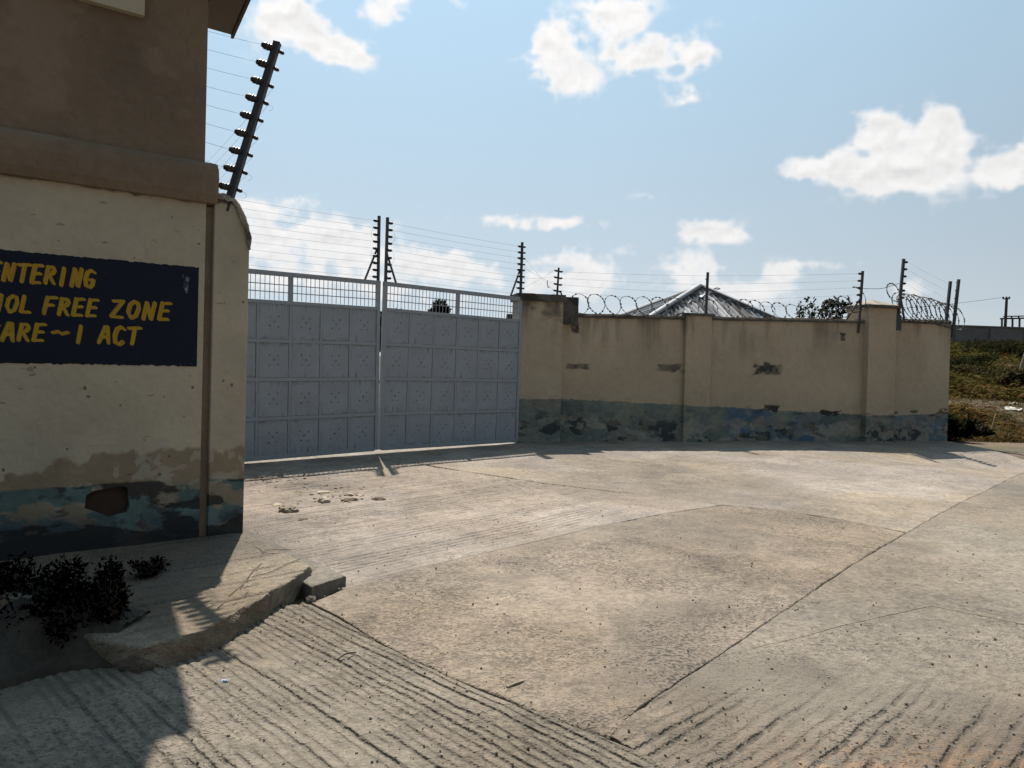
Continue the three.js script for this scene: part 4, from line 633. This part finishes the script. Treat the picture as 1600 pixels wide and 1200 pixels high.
{
  const X = WALLX, along = (xa, xb, dy) => (s) => ({ p: wl(lerp(xa, xb, s), X.topH(lerp(xa, xb, s)) + 0.02 + dy, -0.12), x: wdir, z: wl(0, 0, 1).sub(wl(0, 0, 0)) });
  razor('open razor wire loops beside the mouldy block on the wall top', along(0.30, X.xPil0 + 0.2, 0), 7.5, (s) => 0.225 - 0.03 * s, 0.95, 21, 0.075);
  razor('sagging razor wire loops over the wall between pilaster and pillar', along(X.xPil0 + 0.2, X.LAB - 0.85, 0.0), 11.5, (s) => 0.185 + 0.02 * Math.sin(s * 5), 0.9, 22, 0.10);
  razor('twisted high razor wire loops left of the capped pillar', (s) => ({ p: wl(lerp(X.LAB - 0.95, X.LAB - 0.02, s), X.topH(X.LAB) + 0.03 + 0.30 * s * s, -0.1), x: wdir, z: V3(0.2, 0, 1) }), 2.6, (s) => 0.20 + 0.03 * s, 0.8, 23);
  razor('single razor wire loop springing above the pillar cap', (s) => ({ p: at(lerp(1392, 1400, s), 472, WB[1] + 0.1), x: wdir, z: V3(0, 0, 1) }), 1.1, () => 0.20, 0.55, 24);
  const ed = el(1, 0, 0).sub(el(0, 0, 0)), ez = el(0, 0, 1).sub(el(0, 0, 0));
  razor('bunched razor wire coil over the end of the wall', (s) => ({ p: el(lerp(0.35, X.L3 + 0.25, s), lerp(X.e0 + 0.03, X.e1 - 0.16, s * s), -0.12), x: ed, z: ez }), 12, (s) => 0.31 - 0.03 * s, 0.42, 25, 0.055);
}
// ---------------------------------------------------------------- hipped iron-roofed house behind the wall
{
  const D = 25.5, apex = at(1093, 450, D), h = thing('iron_roofed_house', 'low house with grey corrugated hipped roof behind the boundary wall', 'house', [apex.x, 0, apex.z], 0);
  const ey = 2.62, A = V3(0, apex.y, 0), toL = (px, py, d) => at(px, py, d).sub(V3(apex.x, 0, apex.z));
  const R1 = toL(1035, 456, D + 6); R1.y = A.y;                        // far end of the ridge
  const dropTo = (px, d) => { const p = toL(px, 500, d); p.y = ey; return p; };
  const F1 = dropTo(1003, D - 3.2), F2 = dropTo(1252, D - 1.2), B1 = dropTo(905, D + 5), B2 = dropTo(1160, D + 8);
  const tone = [0, 1, 2].map((i) => mortarLike(i)); function mortarLike(i) { const [c, b] = texPair(256, 256, (u, v, o) => { const T = [0.11, 0.24, 0.36][i], n = fbm(u * 4, v * 4, 4, 1200 + i * 7), f = fbm(u * 20, v * 40, 3, 1203 + i), k = 0.75 + 0.5 * n + 0.15 * (f - 0.5), ru = sstep(0.58, 0.72, fbm(u * 5 + 3, v * 3, 4, 1205 + i)) * 0.5; o[0] = lerp(T * k, 0.12, ru); o[1] = lerp(T * 1.01 * k, 0.09, ru); o[2] = lerp(T * 1.03 * k, 0.07, ru); o[3] = f; }); return new THREE.MeshStandardMaterial({ map: c, roughness: 0.75, metalness: 0.0 }); }  // alternating dark and lit tones paint rib light and shade into the sheets
  // each roof face is covered by ribbed sheets running down the slope
  function face(base0, base1, peak0, peak1, n, start) {      // base edge, and the ends of the top edge (equal for a hip end)
    const bd = base1.clone().sub(base0), LL = bd.lengthSq(), par = (p) => p.clone().sub(base0).dot(bd) / LL, s0 = par(peak0), s1 = par(peak1), up = peak0.clone().sub(base0.clone().addScaledVector(bd, s0)), nrm = new THREE.Vector3().crossVectors(bd, up).normalize(); if (nrm.y < 0) nrm.negate();
    const tMax = (s) => clamp(s < s0 ? s / Math.max(s0, 1e-6) : s > s1 ? (1 - s) / Math.max(1 - s1, 1e-6) : 1);
    for (let i = 0; i < n; i++) {
      const cuts = [0, 0.1, 0.2, 0.5, 0.6, 0.9, 1.0].map((k) => (i + k) / n), lift = [0.0, 0.08, 0.0, 0.0, 0.06, 0.0, 0.0], pos = [], uv = [], idx = [];
      cuts.forEach((s, k) => { const o = lift[k] + (i % 2) * 0.012, a = base0.clone().addScaledVector(bd, s).addScaledVector(nrm, o), b = a.clone().addScaledVector(up, tMax(s)); pos.push(a.x, a.y, a.z, b.x, b.y, b.z); uv.push(s * 2, 0, s * 2, tMax(s)); });
      for (let k = 0; k < cuts.length - 1; k++) { const q = 2 * k; idx.push(q, q + 2, q + 1, q + 1, q + 2, q + 3); }
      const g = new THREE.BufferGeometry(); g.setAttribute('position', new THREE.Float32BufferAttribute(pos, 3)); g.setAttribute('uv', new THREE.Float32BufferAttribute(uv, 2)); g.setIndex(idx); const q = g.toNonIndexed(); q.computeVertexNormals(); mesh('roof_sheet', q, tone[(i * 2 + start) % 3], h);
    }
  }
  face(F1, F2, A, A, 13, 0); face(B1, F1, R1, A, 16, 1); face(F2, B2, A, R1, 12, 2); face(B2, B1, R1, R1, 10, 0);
  const light = plain(0.34, 0.34, 0.35, 0.7), dk = plain(0.07, 0.075, 0.085, 0.7); const up = V3(0, 0.05, 0);
  mesh('ridge_cap', rod(A.clone().add(up), R1.clone().add(up), 0.075, 8), light, h);
  for (const p of [F1, F2, B1, B2]) { const t = p === F1 || p === F2 ? A : R1; mesh('hip_cap', rod(t.clone().add(V3(0, 0.075, 0)), p.clone().add(V3(0, 0.075, 0)), 0.085, 8), light, h); mesh('hip_flashing', bar(t.clone().add(V3(0.0, 0.03, 0.13)), p.clone().add(V3(0, 0.03, 0.13)), 0.14, 0.05), dk, h); }
  const ins = (p) => p.clone().multiplyScalar(0.86), q = [F1, F2, B2, B1].map(ins); const sh = new THREE.Shape(q.map((p) => new THREE.Vector2(p.x, -p.z))), wg = new THREE.ExtrudeGeometry(sh, { depth: ey + 0.1, bevelEnabled: false }); wg.rotateX(-Math.PI / 2); wg.translate(0, -0.15, 0); mesh('house_wall', wg, plain(0.32, 0.27, 0.2), h);
}
// ---------------------------------------------------------------- trees
const leafMats = [[0.040, 0.050, 0.024], [0.080, 0.088, 0.042], [0.15, 0.135, 0.070]].map((c) => new THREE.MeshPhysicalMaterial({ color: lin(...c), roughness: 0.9, transmission: 0.25, thickness: 0 }));
function leafCloud(clumps, per, size, seed, long = 1.8) {
  const r = rng(seed), pos = [], nor = [];
  for (const [cx, cy, cz, rx, ry, rz] of clumps) for (let i = 0; i < per; i++) {
    const a = r() * 6.283, u = r() * 2 - 1, q = Math.cbrt(0.25 + 0.75 * r()), s = Math.sqrt(1 - u * u), c = V3(cx + rx * q * s * Math.cos(a), cy + ry * q * u, cz + rz * q * s * Math.sin(a));
    const d = V3(r() - 0.5, r() - 0.35, r() - 0.5).normalize(), e = V3(r() - 0.5, r() - 0.5, r() - 0.5).cross(d).normalize(), L = size * (0.6 + 0.8 * r()), w = L / long / 2, n = d.clone().cross(e);
    const p0 = c, p1 = c.clone().addScaledVector(d, L * 0.45).addScaledVector(e, w), p2 = c.clone().addScaledVector(d, L), p3 = c.clone().addScaledVector(d, L * 0.45).addScaledVector(e, -w);
    for (const p of [p0, p1, p2, p0, p2, p3]) { pos.push(p.x, p.y, p.z); nor.push(n.x, n.y, n.z); }
  }
  const g = new THREE.BufferGeometry(); g.setAttribute('position', new THREE.Float32BufferAttribute(pos, 3)); g.setAttribute('normal', new THREE.Float32BufferAttribute(nor, 3)); return g;
}
function tree(name, label, base, H, spread, seed, mat, { per = 260, size = 0.16, clumps = 16, lean = 0, wispy = 0.5, group } = {}) {
  const t = thing(name, label, 'tree', [base.x, base.y, base.z], 0, group), r = rng(seed), cl = [], limbs = [], bark = plain(0.07, 0.055, 0.04, 0.95);
  const trunkTop = V3(lean * 0.5, H * 0.62, 0); mesh('trunk', rod(V3(0, -0.2, 0), trunkTop, H * 0.032, 9, H * 0.016), bark, t);
  for (let i = 0; i < clumps; i++) { const a = r() * 6.283, q = Math.sqrt(r()), y = H * (0.5 + 0.47 * r()), k = spread * q * (1.1 - 0.55 * Math.abs(y / H - 0.68) / 0.32), p = V3(lean * y / H + Math.cos(a) * k, y, Math.sin(a) * k), s = spread * (0.2 + 0.28 * r()); cl.push([p.x, p.y, p.z, s, s * (0.5 + wispy * 0.4), s]); limbs.push(rod(trunkTop.clone().multiplyScalar(0.55 + 0.45 * r()), p, H * 0.010, 5, H * 0.003)); }
  mesh('limbs', merged(limbs), bark, t).userData.kind = 'stuff'; mesh('crown', leafCloud(cl, per, size, seed + 1), mat, t); return t;
}
{
  const D = 31, b = at(1268, 700, D); b.y = landHeight(b.x, D); tree('small_tree', 'dark wispy tree topping the wall right of the iron roof', b, at(1268, 466, D).y - b.y, 1.05, 61, leafMats[0], { per: 46, size: 0.16, clumps: 22, lean: 0.35 });
  const b2 = at(685, 700, 38); b2.y = landHeight(b2.x, 38); tree('small_tree', 'round dark tree showing through the gate grille', b2, at(685, 475, 38).y - b2.y, 0.75, 62, leafMats[0], { per: 260, size: 0.2, clumps: 16 });
  const b3 = at(597, 700, 44); b3.y = landHeight(b3.x, 44); tree('small_tree', 'dark tree glimpsed through the slit between the gate leaves', b3, at(597, 490, 44).y - b3.y, 1.4, 63, leafMats[0], { per: 260, size: 0.22, clumps: 16 });
  // low dark shed roof behind the right leaf
  const p = at(793, 500, 24); const s = thing('low_shed', 'low dark shed roof showing through the grille beside the pier', 'shed', [p.x, 0, p.z], 0); mesh('shed_wall', box(1.3, p.y - 0.05, 1.4, 0, (p.y - 0.05) / 2, -0.8), plain(0.16, 0.13, 0.1), s); mesh('shed_roof', box(1.6, 0.08, 1.8, 0, p.y, -0.8), M.dark, s); mesh('tank', new THREE.CylinderGeometry(0.14, 0.16, 0.2, 14).translate(0.1, p.y + 0.1, -0.3), M.dark, s);
}
// ---------------------------------------------------------------- open field on the right
function landAt(px, py) { const r = ray(px, py); let d = 14; for (; d < 120; d += 0.05) { const k = d / -r.z; if (EYE + r.y * k <= landHeight(r.x * k, d)) break; } const k = d / -r.z; return V3(r.x * k, landHeight(r.x * k, d), -d); }
{
  // far block wall: courses of blocks too far to tell apart
  const D = 62, a = at(1380, 506, D), b = at(1760, 507, D + 3), L = a.distanceTo(b), top = a.y, t = thing('far_block_wall', 'long grey block wall at the top of the overgrown field', 'wall', [a.x, 0, a.z], Math.atan2(-(b.z - a.z), b.x - a.x));
  const [c] = texPair(1024, 128, (u, v, o) => { const x = u * L, y = v * 3, n = fbm(x * 0.8, y * 1.4, 4, 1300), f = fbm(x * 6, y * 6, 3, 1302), k = 0.6 + 0.7 * n + 0.3 * (f - 0.5); o[0] = 0.165 * k; o[1] = 0.155 * k; o[2] = 0.145 * k; }, false);
  mesh('wall_face', planarUV(box(L, top - 2.0, 0.25, L / 2, 2.0 + (top - 2.0) / 2, 0), 0, 2, L, 3), new THREE.MeshStandardMaterial({ map: c, roughness: 1 }), t); mesh('wall_capping', box(L, 0.12, 0.4, L / 2, top + 0.06, 0), plain(0.11, 0.105, 0.1), t);
  for (let i = 1; i < 7; i++) mesh('buttress', box(0.35, top - 2.05, 0.2, L * i / 7, 2 + (top - 2.05) / 2, 0.2), plain(0.14, 0.132, 0.125), t);
  // utility pole and the long gantry beyond the wall
  const pd = 70, pb = at(1569, 520, pd), pt = at(1573, 465, pd), u = thing('utility_pole', 'thin utility pole with short crossarm beyond the far wall', 'pole', [pb.x, 2, pb.z], 0), q = (v) => v.clone().sub(V3(pb.x, 2, pb.z));
  mesh('pole', rod(V3(0, 0, 0), q(pt), 0.16, 8, 0.11), M.dark, u); mesh('crossarm', bar(q(at(1567, 467, pd)), q(at(1577.5, 466.5, pd)), 0.1), M.dark, u); for (const px of [1567.5, 1572.5, 1577]) mesh('insulator', rod(q(at(px, 467, pd)), q(at(px, 463.5, pd)), 0.07, 6), M.dark, u);
  tag(mesh('power_line', wireGeo(at(1567.5, 464.5, pd), at(1300, 486, 66), 0.25, 0.014), M.dark), 'thin power line running left from the utility pole', 'power line');
  const gd = 74, gb = at(1563, 520, gd), ga = thing('steel_gantry', 'long low steel gantry frame on legs beyond the far wall', 'gantry', [gb.x, 2, gb.z], 0), q2 = (v) => v.clone().sub(V3(gb.x, 2, gb.z));
  mesh('lower_chord', bar(q2(at(1563, 498, gd)), q2(at(1660, 496, gd)), 0.14), M.dark, ga); mesh('upper_chord', bar(q2(at(1568, 494.5, gd)), q2(at(1660, 492.5, gd)), 0.1), M.dark, ga);
  for (let i = 0; i < 9; i++) mesh('strut', bar(q2(at(1569 + i * 11, 498, gd)), q2(at(1570 + i * 11, 494, gd)), 0.1), M.dark, ga); for (const px of [1565, 1581.5, 1592.5, 1625]) mesh('leg', bar(q2(at(px, 530, gd)), q2(at(px + 0.6, 497, gd)), 0.13), M.dark, ga);
}
{
  // grass and low scrub: one uncountable cover
  const blade = leafCloud([[0, 0.08, 0, 0.15, 0.07, 0.15]], 22, 0.13, 5, 11), r = rng(909), N = 11000, m4 = new THREE.Matrix4(), qq = new THREE.Quaternion(), col = new THREE.Color();
  const ins = new THREE.InstancedMesh(blade, new THREE.MeshStandardMaterial({ color: 0xffffff, roughness: 1, side: THREE.DoubleSide }), N); ins.name = 'grass'; let n = 0;
  while (n < N) {
    const d = 17.0 + 46 * Math.pow(r(), 1.8), x = d * (0.555 + 0.20 * r()) ; const g = fbm(x * 0.35, d * 0.22, 3, 71), dense = sstep(0.36, 0.60, g + 0.008 * (d - 22)); if (r() > (d < 26 ? 0.8 : 0.2) + 0.7 * dense) continue;
    const s = (0.45 + 0.8 * r()) * (0.55 + 0.8 * dense) * (1 + 0.012 * (d - 17)); qq.setFromAxisAngle(V3(0, 1, 0), r() * 6.28); m4.compose(V3(x, landHeight(x, d) - 0.02, -d), qq, V3(s * 1.3, s * (0.7 + 0.7 * r()), s * 1.3)); ins.setMatrixAt(n, m4);
    const dry = r() > 0.10 + 0.55 * dense * sstep(20, 34, d); dry ? col.setRGB(0.15 + 0.08 * r(), 0.105 + 0.05 * r(), 0.05) : col.setRGB(0.075 + 0.05 * r(), 0.085 + 0.05 * r(), 0.032); ins.setColorAt(n, col); n++;
  }
  ins.userData.kind = 'stuff'; ins.castShadow = ins.receiveShadow = true; scene.add(ins);
  // shrubs
  const shrub = (label, p, H, W, seed, mat, per = 220) => { const t = thing('field_shrub', label, 'shrub', [p.x, p.y - 0.03, p.z], 0, 'shrubs in the field'), R = rng(seed), cl = [], st = []; for (let i = 0; i < 9; i++) { const a = R() * 6.28, k = W * 0.5 * Math.sqrt(R()), y = H * (0.25 + 0.6 * R()); cl.push([Math.cos(a) * k, y, Math.sin(a) * k, W * 0.22, H * 0.2, W * 0.22]); st.push(rod(V3(0, 0, 0), V3(Math.cos(a) * k, y, Math.sin(a) * k), 0.012, 5, 0.005)); } mesh('stems', merged(st), plain(0.08, 0.06, 0.04), t).userData.kind = 'stuff'; mesh('foliage', leafCloud(cl, per, 0.09 * (0.6 + H), seed + 2, 2.4), mat, t); return t; };
  shrub('dark bushy weed growing at the foot of the wall end', landAt(1494, 690), 0.62, 0.55, 71, leafMats[0], 320);
  shrub('straw-edged weed clump beside the wall end bush', landAt(1522, 682), 0.42, 0.6, 72, leafMats[2], 260);
  shrub('wide green shrub against the far block wall', landAt(1555, 556), 1.0, 4.4, 73, leafMats[1], 300);
  shrub('green shrub mass in mid field near the wall edge', landAt(1508, 578), 0.7, 2.2, 74, leafMats[1], 300);
  shrub('leafy green shrub above the pale rags', landAt(1598, 610), 0.8, 1.3, 75, leafMats[2], 300);
  shrub('low shrub band halfway up the field', landAt(1545, 590), 0.55, 2.6, 76, leafMats[2], 300);
  shrub('rounded shrub near the top of the field', landAt(1590, 562), 0.9, 3.0, 77, leafMats[1], 300);
  // stake, leaning pole, rags
  const s0 = landAt(1546, 681), sk = thing('wooden_stake', 'thin yellowish wooden stake leaning in the dry verge', 'stake', [s0.x, s0.y - 0.05, s0.z]); mesh('shaft', rod(V3(0, 0, 0), V3(0.11, 0.52, 0.02), 0.022, 7, 0.016), plain(0.36, 0.27, 0.13), sk); mesh('split_end', rod(V3(0.11, 0.52, 0.02), V3(0.125, 0.58, 0.02), 0.016, 5, 0.006), plain(0.42, 0.33, 0.18), sk);
  const p0 = landAt(1584, 608), lp = thing('leaning_pole', 'pale leaning pole in the shrubs of the field', 'pole', [p0.x, p0.y - 0.1, p0.z]); mesh('shaft', rod(V3(0, 0, 0), V3(0.6, 2.3, 0), 0.045, 8, 0.03), plain(0.22, 0.19, 0.15), lp);
  const rag = (label, p, s, seed) => { const g = new THREE.PlaneGeometry(s, s * 0.7, 12, 10); g.rotateX(-Math.PI / 2); const q = g.attributes.position; for (let i = 0; i < q.count; i++) q.setY(i, s * 0.55 * Math.abs(fbm(q.getX(i) / s * 4 + 9, q.getZ(i) / s * 4, 3, seed) - 0.35)); g.computeVertexNormals(); const o = tag(mesh('plastic_rag', g, new THREE.MeshStandardMaterial({ color: lin(0.36, 0.35, 0.31), roughness: 0.8, side: THREE.DoubleSide })), label, 'litter'); o.position.copy(p); o.rotation.y = seed; return o; };
  rag('larger crumpled white rag on the verge beyond the stake', landAt(1583, 641), 0.62, 1); rag('smaller white rag lying above the larger one', landAt(1585, 632), 0.32, 2);
}
// ---------------------------------------------------------------- weeds at the house wall and litter on the yard
{
  const weed = (label, x, d, H, W, seed, mat, y = 0, per = 260) => { const t = thing('wall_weed', label, 'weed', [x, y, -d], 0, 'weeds along the house wall'), R = rng(seed), cl = [], st = []; for (let i = 0; i < 40; i++) { const a = R() * 6.28, k = W * 0.5 * Math.sqrt(R()), yy = H * (0.2 + 0.75 * R()), p = V3(Math.cos(a) * k, yy, Math.sin(a) * k); cl.push([p.x, p.y, p.z, W * 0.17, H * 0.15, W * 0.17]); st.push(rod(V3(Math.cos(a) * k * 0.25, 0, Math.sin(a) * k * 0.25), p, 0.0055, 5, 0.002)); for (let q = 0; q < 4; q++) st.push(rod(p.clone().multiplyScalar(0.5 + 0.1 * q), p.clone().multiplyScalar(0.62 + 0.1 * q).add(V3((R() - 0.5) * 0.12, 0.05 * R(), (R() - 0.5) * 0.12)), 0.003, 4, 0.001)); } mesh('stems', merged(st), plain(0.06, 0.045, 0.03), t).userData.kind = 'stuff'; mesh('foliage', leafCloud(cl, Math.round(per * 0.16), 0.028, seed + 3, 2.4), mat, t); return t; };
  const dk = [new THREE.MeshStandardMaterial({ color: lin(0.06, 0.066, 0.036), roughness: 1, side: THREE.DoubleSide }), new THREE.MeshStandardMaterial({ color: lin(0.045, 0.04, 0.024), roughness: 1, side: THREE.DoubleSide })];
  const g = (px, py, h) => gp(px, py, h);
  { const [x, d] = g(40, 1010, 0); weed('low dark weed clump below the navy notice', x, d, 0.36, 0.46, 81, dk[0], 0.05, 420); }
  { const [x, d] = g(118, 1018, 0); weed('thin dark weed before the apron slab', x, d, 0.36, 0.38, 82, dk[0], 0.05, 360); }
  { const [x, d] = g(172, 1014, 0); weed('tall thin dry weed stalks against the apron', x, d, 0.40, 0.14, 83, dk[1], 0, 90); }
  { const [x, d] = g(-40, 1000, 0); weed('leafy dark weed beside the pale block', x, d, 0.36, 0.42, 84, dk[0], 0.03, 260); }
  { const [x, d] = g(232, 900, APRON_H); weed('small dry weed growing from the apron joint', x, d, 0.10, 0.20, 85, dk[1], APRON_H, 60); }
  { // dark soil and litter banked over the apron's edge, where the weeds root
    const a = g(-120, 960, 0.12), b = g(196, 978, 0.12), N = 90, K = 40, pos = [], idx = [];
    for (let i = 0; i <= N; i++) for (let k = 0; k <= K; k++) { const s = i / N, v = k / K * 2 - 1, e = 1 - sstep(0.72, 1, s), wv = (0.20 + 0.30 * e) * (0.85 + 0.4 * fbm(s * 9, 2, 3, 91)), x = lerp(a[0] - 0.7, b[0] + 0.06 * fbm(v * 3, 1, 3, 92), s), d = lerp(a[1], b[1], s) + v * wv, w = Math.max(0, 1 - v * v), y = (v < 0.999 ? 0.118 * sstep(-0.95, -0.15, v) : 0.10) - (w < 0.02 ? 0.02 : 0) + Math.sqrt(w) * (0.03 + 0.10 * e) * (0.35 + 1.3 * fbm(x * 6, d * 6, 5, 88)) + 0.03 * w * (fbm(x * 30, d * 30, 3, 89) - 0.5); pos.push(x, y, -d); }
    for (let i = 0; i < N; i++) for (let k = 0; k < K; k++) { const q = i * (K + 1) + k; idx.push(q, q + K + 1, q + 1, q + 1, q + K + 1, q + K + 2); } const m = new THREE.BufferGeometry(); m.setAttribute('position', new THREE.Float32BufferAttribute(pos, 3)); m.setIndex(idx); m.computeVertexNormals();
    const uv = []; for (let i = 0; i < pos.length; i += 3) uv.push(pos[i] / 0.8, pos[i + 2] / 0.8); m.setAttribute('uv', new THREE.Float32BufferAttribute(uv, 2)); tag(mesh('soil_heap', m, mortarMap(1400, [0.042, 0.034, 0.024])), 'dark soil heap banked over the apron edge where weeds root', 'soil'); }
  { const p = onGround(5, 985, 0.1), o = tag(mesh('concrete_block', planarUV(roughen(new THREE.BoxGeometry(0.26, 0.16, 0.18, 8, 6, 6), 0.012, 10, 3), 0, 0, 1.2, 1.2), M.mortar), 'pale broken concrete block lying in the dark weeds', 'block'); o.position.set(p.x, 0.2, p.z); o.rotation.y = 0.4; }
}
{
  const R = rng(404), matLeaf = [plain(0.10, 0.058, 0.026), plain(0.15, 0.092, 0.042), plain(0.065, 0.042, 0.024)], paper = new THREE.MeshStandardMaterial({ color: lin(0.30, 0.25, 0.18), roughness: 0.85, side: THREE.DoubleSide });
  // dry leaves blown against the gate: counted one by one where they can be told apart
  const leafG = [0, 1, 2].map((k) => { const g = new THREE.CircleGeometry(0.5, 7); g.scale(1, 0.5, 1); g.rotateX(-Math.PI / 2); const p = g.attributes.position; for (let i = 0; i < p.count; i++) p.setY(i, 0.18 * Math.abs(p.getX(i)) + 0.12 * vn(p.getX(i) * 5 + k * 3, p.getZ(i) * 5, 6)); g.computeVertexNormals(); return g; });
  for (const m of matLeaf) m.side = THREE.DoubleSide;
  for (let i = 0; i < 90; i++) {
    const px = i < 45 ? 395 + 90 * Math.pow(R(), 1.4) : 430 + 170 * R(), py = i < 45 ? 741 + 16 * R() : 758 + 34 * R() * (0.4 + 0.6 * R()), p = onGround(px, py, 0.004), o = mesh('dry_leaf', leafG[i % 3], matLeaf[Math.floor(R() * 3)]); const s = 0.03 + 0.045 * R(); o.scale.set(s, s, s); o.position.set(p.x, 0.010 + 0.012 * R(), p.z); o.rotation.set((R() - 0.5) * 0.5, R() * 6.28, (R() - 0.5) * 0.5); tag(o, 'small dry brown leaf blown onto the concrete before the gate', 'leaf', 'dry leaves before the gate');
  }
  const crumple = (name, label, cat, px, py, w, h, mat, seed) => { const g = new THREE.IcosahedronGeometry(0.5, 4), p = g.attributes.position; for (let i = 0; i < p.count; i++) { const v = V3(p.getX(i), p.getY(i), p.getZ(i)), k = 0.62 + 0.75 * fbm(v.x * 5 + seed, v.y * 5 + v.z * 4, 3, seed); v.multiplyScalar(k); p.setXYZ(i, v.x * w, Math.max(-0.2 * h, v.y * h), v.z * w * 0.7); } g.computeVertexNormals(); const o = tag(mesh(name, g, mat), label, cat), q = onGround(px, py, 0.01); o.position.set(q.x, 0.2 * h - 0.002, q.z); o.rotation.y = seed; return o; };
  crumple('crumpled_sack', 'crumpled brown plastic scrap on the gate apron nearest the wall end', 'litter', 452, 799, 0.20, 0.10, plain(0.20, 0.16, 0.11), 3); crumple('crumpled_paper', 'largest crumpled white paper among the dry leaves', 'litter', 507, 783, 0.17, 0.09, paper, 5);
  crumple('crumpled_paper', 'flat white paper scrap behind the largest crumpled paper', 'litter', 504, 769, 0.15, 0.04, paper, 7); crumple('crumpled_paper', 'small white paper scrap toward the gate centre line', 'litter', 545, 773, 0.10, 0.05, paper, 9); crumple('crumpled_paper', 'thin pale scrap by the crumpled brown plastic', 'litter', 433, 788, 0.12, 0.03, paper, 11);
  crumple('dark_clod', 'dark dirt clod lying right of the papers', 'clod', 546, 781, 0.17, 0.04, matLeaf[2], 13); crumple('dark_clod', 'dark curled bark strip nearest the gate slit', 'clod', 592, 779, 0.17, 0.035, matLeaf[2], 15); crumple('dark_clod', 'small dark clod in front of the brown plastic', 'clod', 474, 811, 0.11, 0.03, matLeaf[2], 17);
  crumple('bottle_cap', 'tiny bluish flattened bottle cap on the ribbed slab', 'cap', 351, 1062, 0.035, 0.02, plain(0.16, 0.20, 0.26, 0.5), 19); crumple('pebble', 'pale pebble in the shade by the weeds', 'pebble', 115, 1016, 0.04, 0.035, plain(0.4, 0.38, 0.34), 21);
  crumple('mortar_lump', 'pale mortar lump at the foot of the apron edge', 'lump', 335, 995, 0.10, 0.05, M.mortar, 23); crumple('mortar_lump', 'small mortar crumb by the kerb block corner', 'lump', 486, 937, 0.06, 0.05, M.mortar, 25);
  const stick = (label, pts, r) => { const c = new THREE.CatmullRomCurve3(pts.map(([x, y, h]) => { const p = onGround(x, y, 0); p.y = 0.012 + (h || 0); return p; })); return tag(mesh('twig', new THREE.TubeGeometry(c, 12, r, 6), plain(0.09, 0.065, 0.042)), label, 'twig'); };
  stick('dark bent twig lying across the ribbed slab', [[527, 1034], [540, 1029, 0.012], [556, 1023]], 0.0045); stick('pale straight twig on the worn middle slab', [[792, 1078], [806, 1073, 0.004], [818, 1068]], 0.006).material = plain(0.24, 0.19, 0.13);
  for (const [a, b] of [[[395, 858], [430, 866]], [[390, 905], [470, 872]], [[360, 930], [410, 880]], [[405, 868], [455, 858]], [[340, 955], [385, 928]]]) { const c = new THREE.CatmullRomCurve3([0, 0.35, 0.7, 1].map((t) => { const p = onGround(lerp(a[0], b[0], t) + (R() - 0.5) * 8, lerp(a[1], b[1], t) + (R() - 0.5) * 8, APRON_H); p.y = APRON_H + 0.008; return p; })); tag(mesh('dry_runner', new THREE.TubeGeometry(c, 16, 0.0022, 5), plain(0.085, 0.065, 0.04)), 'thin dry plant runner trailing over the raised apron', 'plant', 'dry runners on the apron'); }
  // scattered grit
  const grit = new THREE.InstancedMesh(new THREE.IcosahedronGeometry(1, 0), plain(0.13, 0.11, 0.085), 1800), m4 = new THREE.Matrix4(), q = new THREE.Quaternion(), col = new THREE.Color(); grit.name = 'grit'; grit.userData.kind = 'stuff';
  for (let i = 0; i < 1800; i++) { const d = 2.5 + 8 * R() * R(), x = (R() * 1.6 - 0.55) * d * 0.8, s = 0.002 + 0.0055 * Math.pow(R(), 3); q.setFromAxisAngle(V3(R(), R(), R()).normalize(), R() * 6); m4.compose(V3(x, roll(x, d) + s * 0.4 + 0.001, -d), q, V3(s * 1.3, s * 0.8, s)); grit.setMatrixAt(i, m4); const k = 0.5 + 1.6 * R(); col.setRGB(k, k * 0.97, k * 0.92); grit.setColorAt(i, col); }
  scene.add(grit);
}
renderer.render(scene, camera);
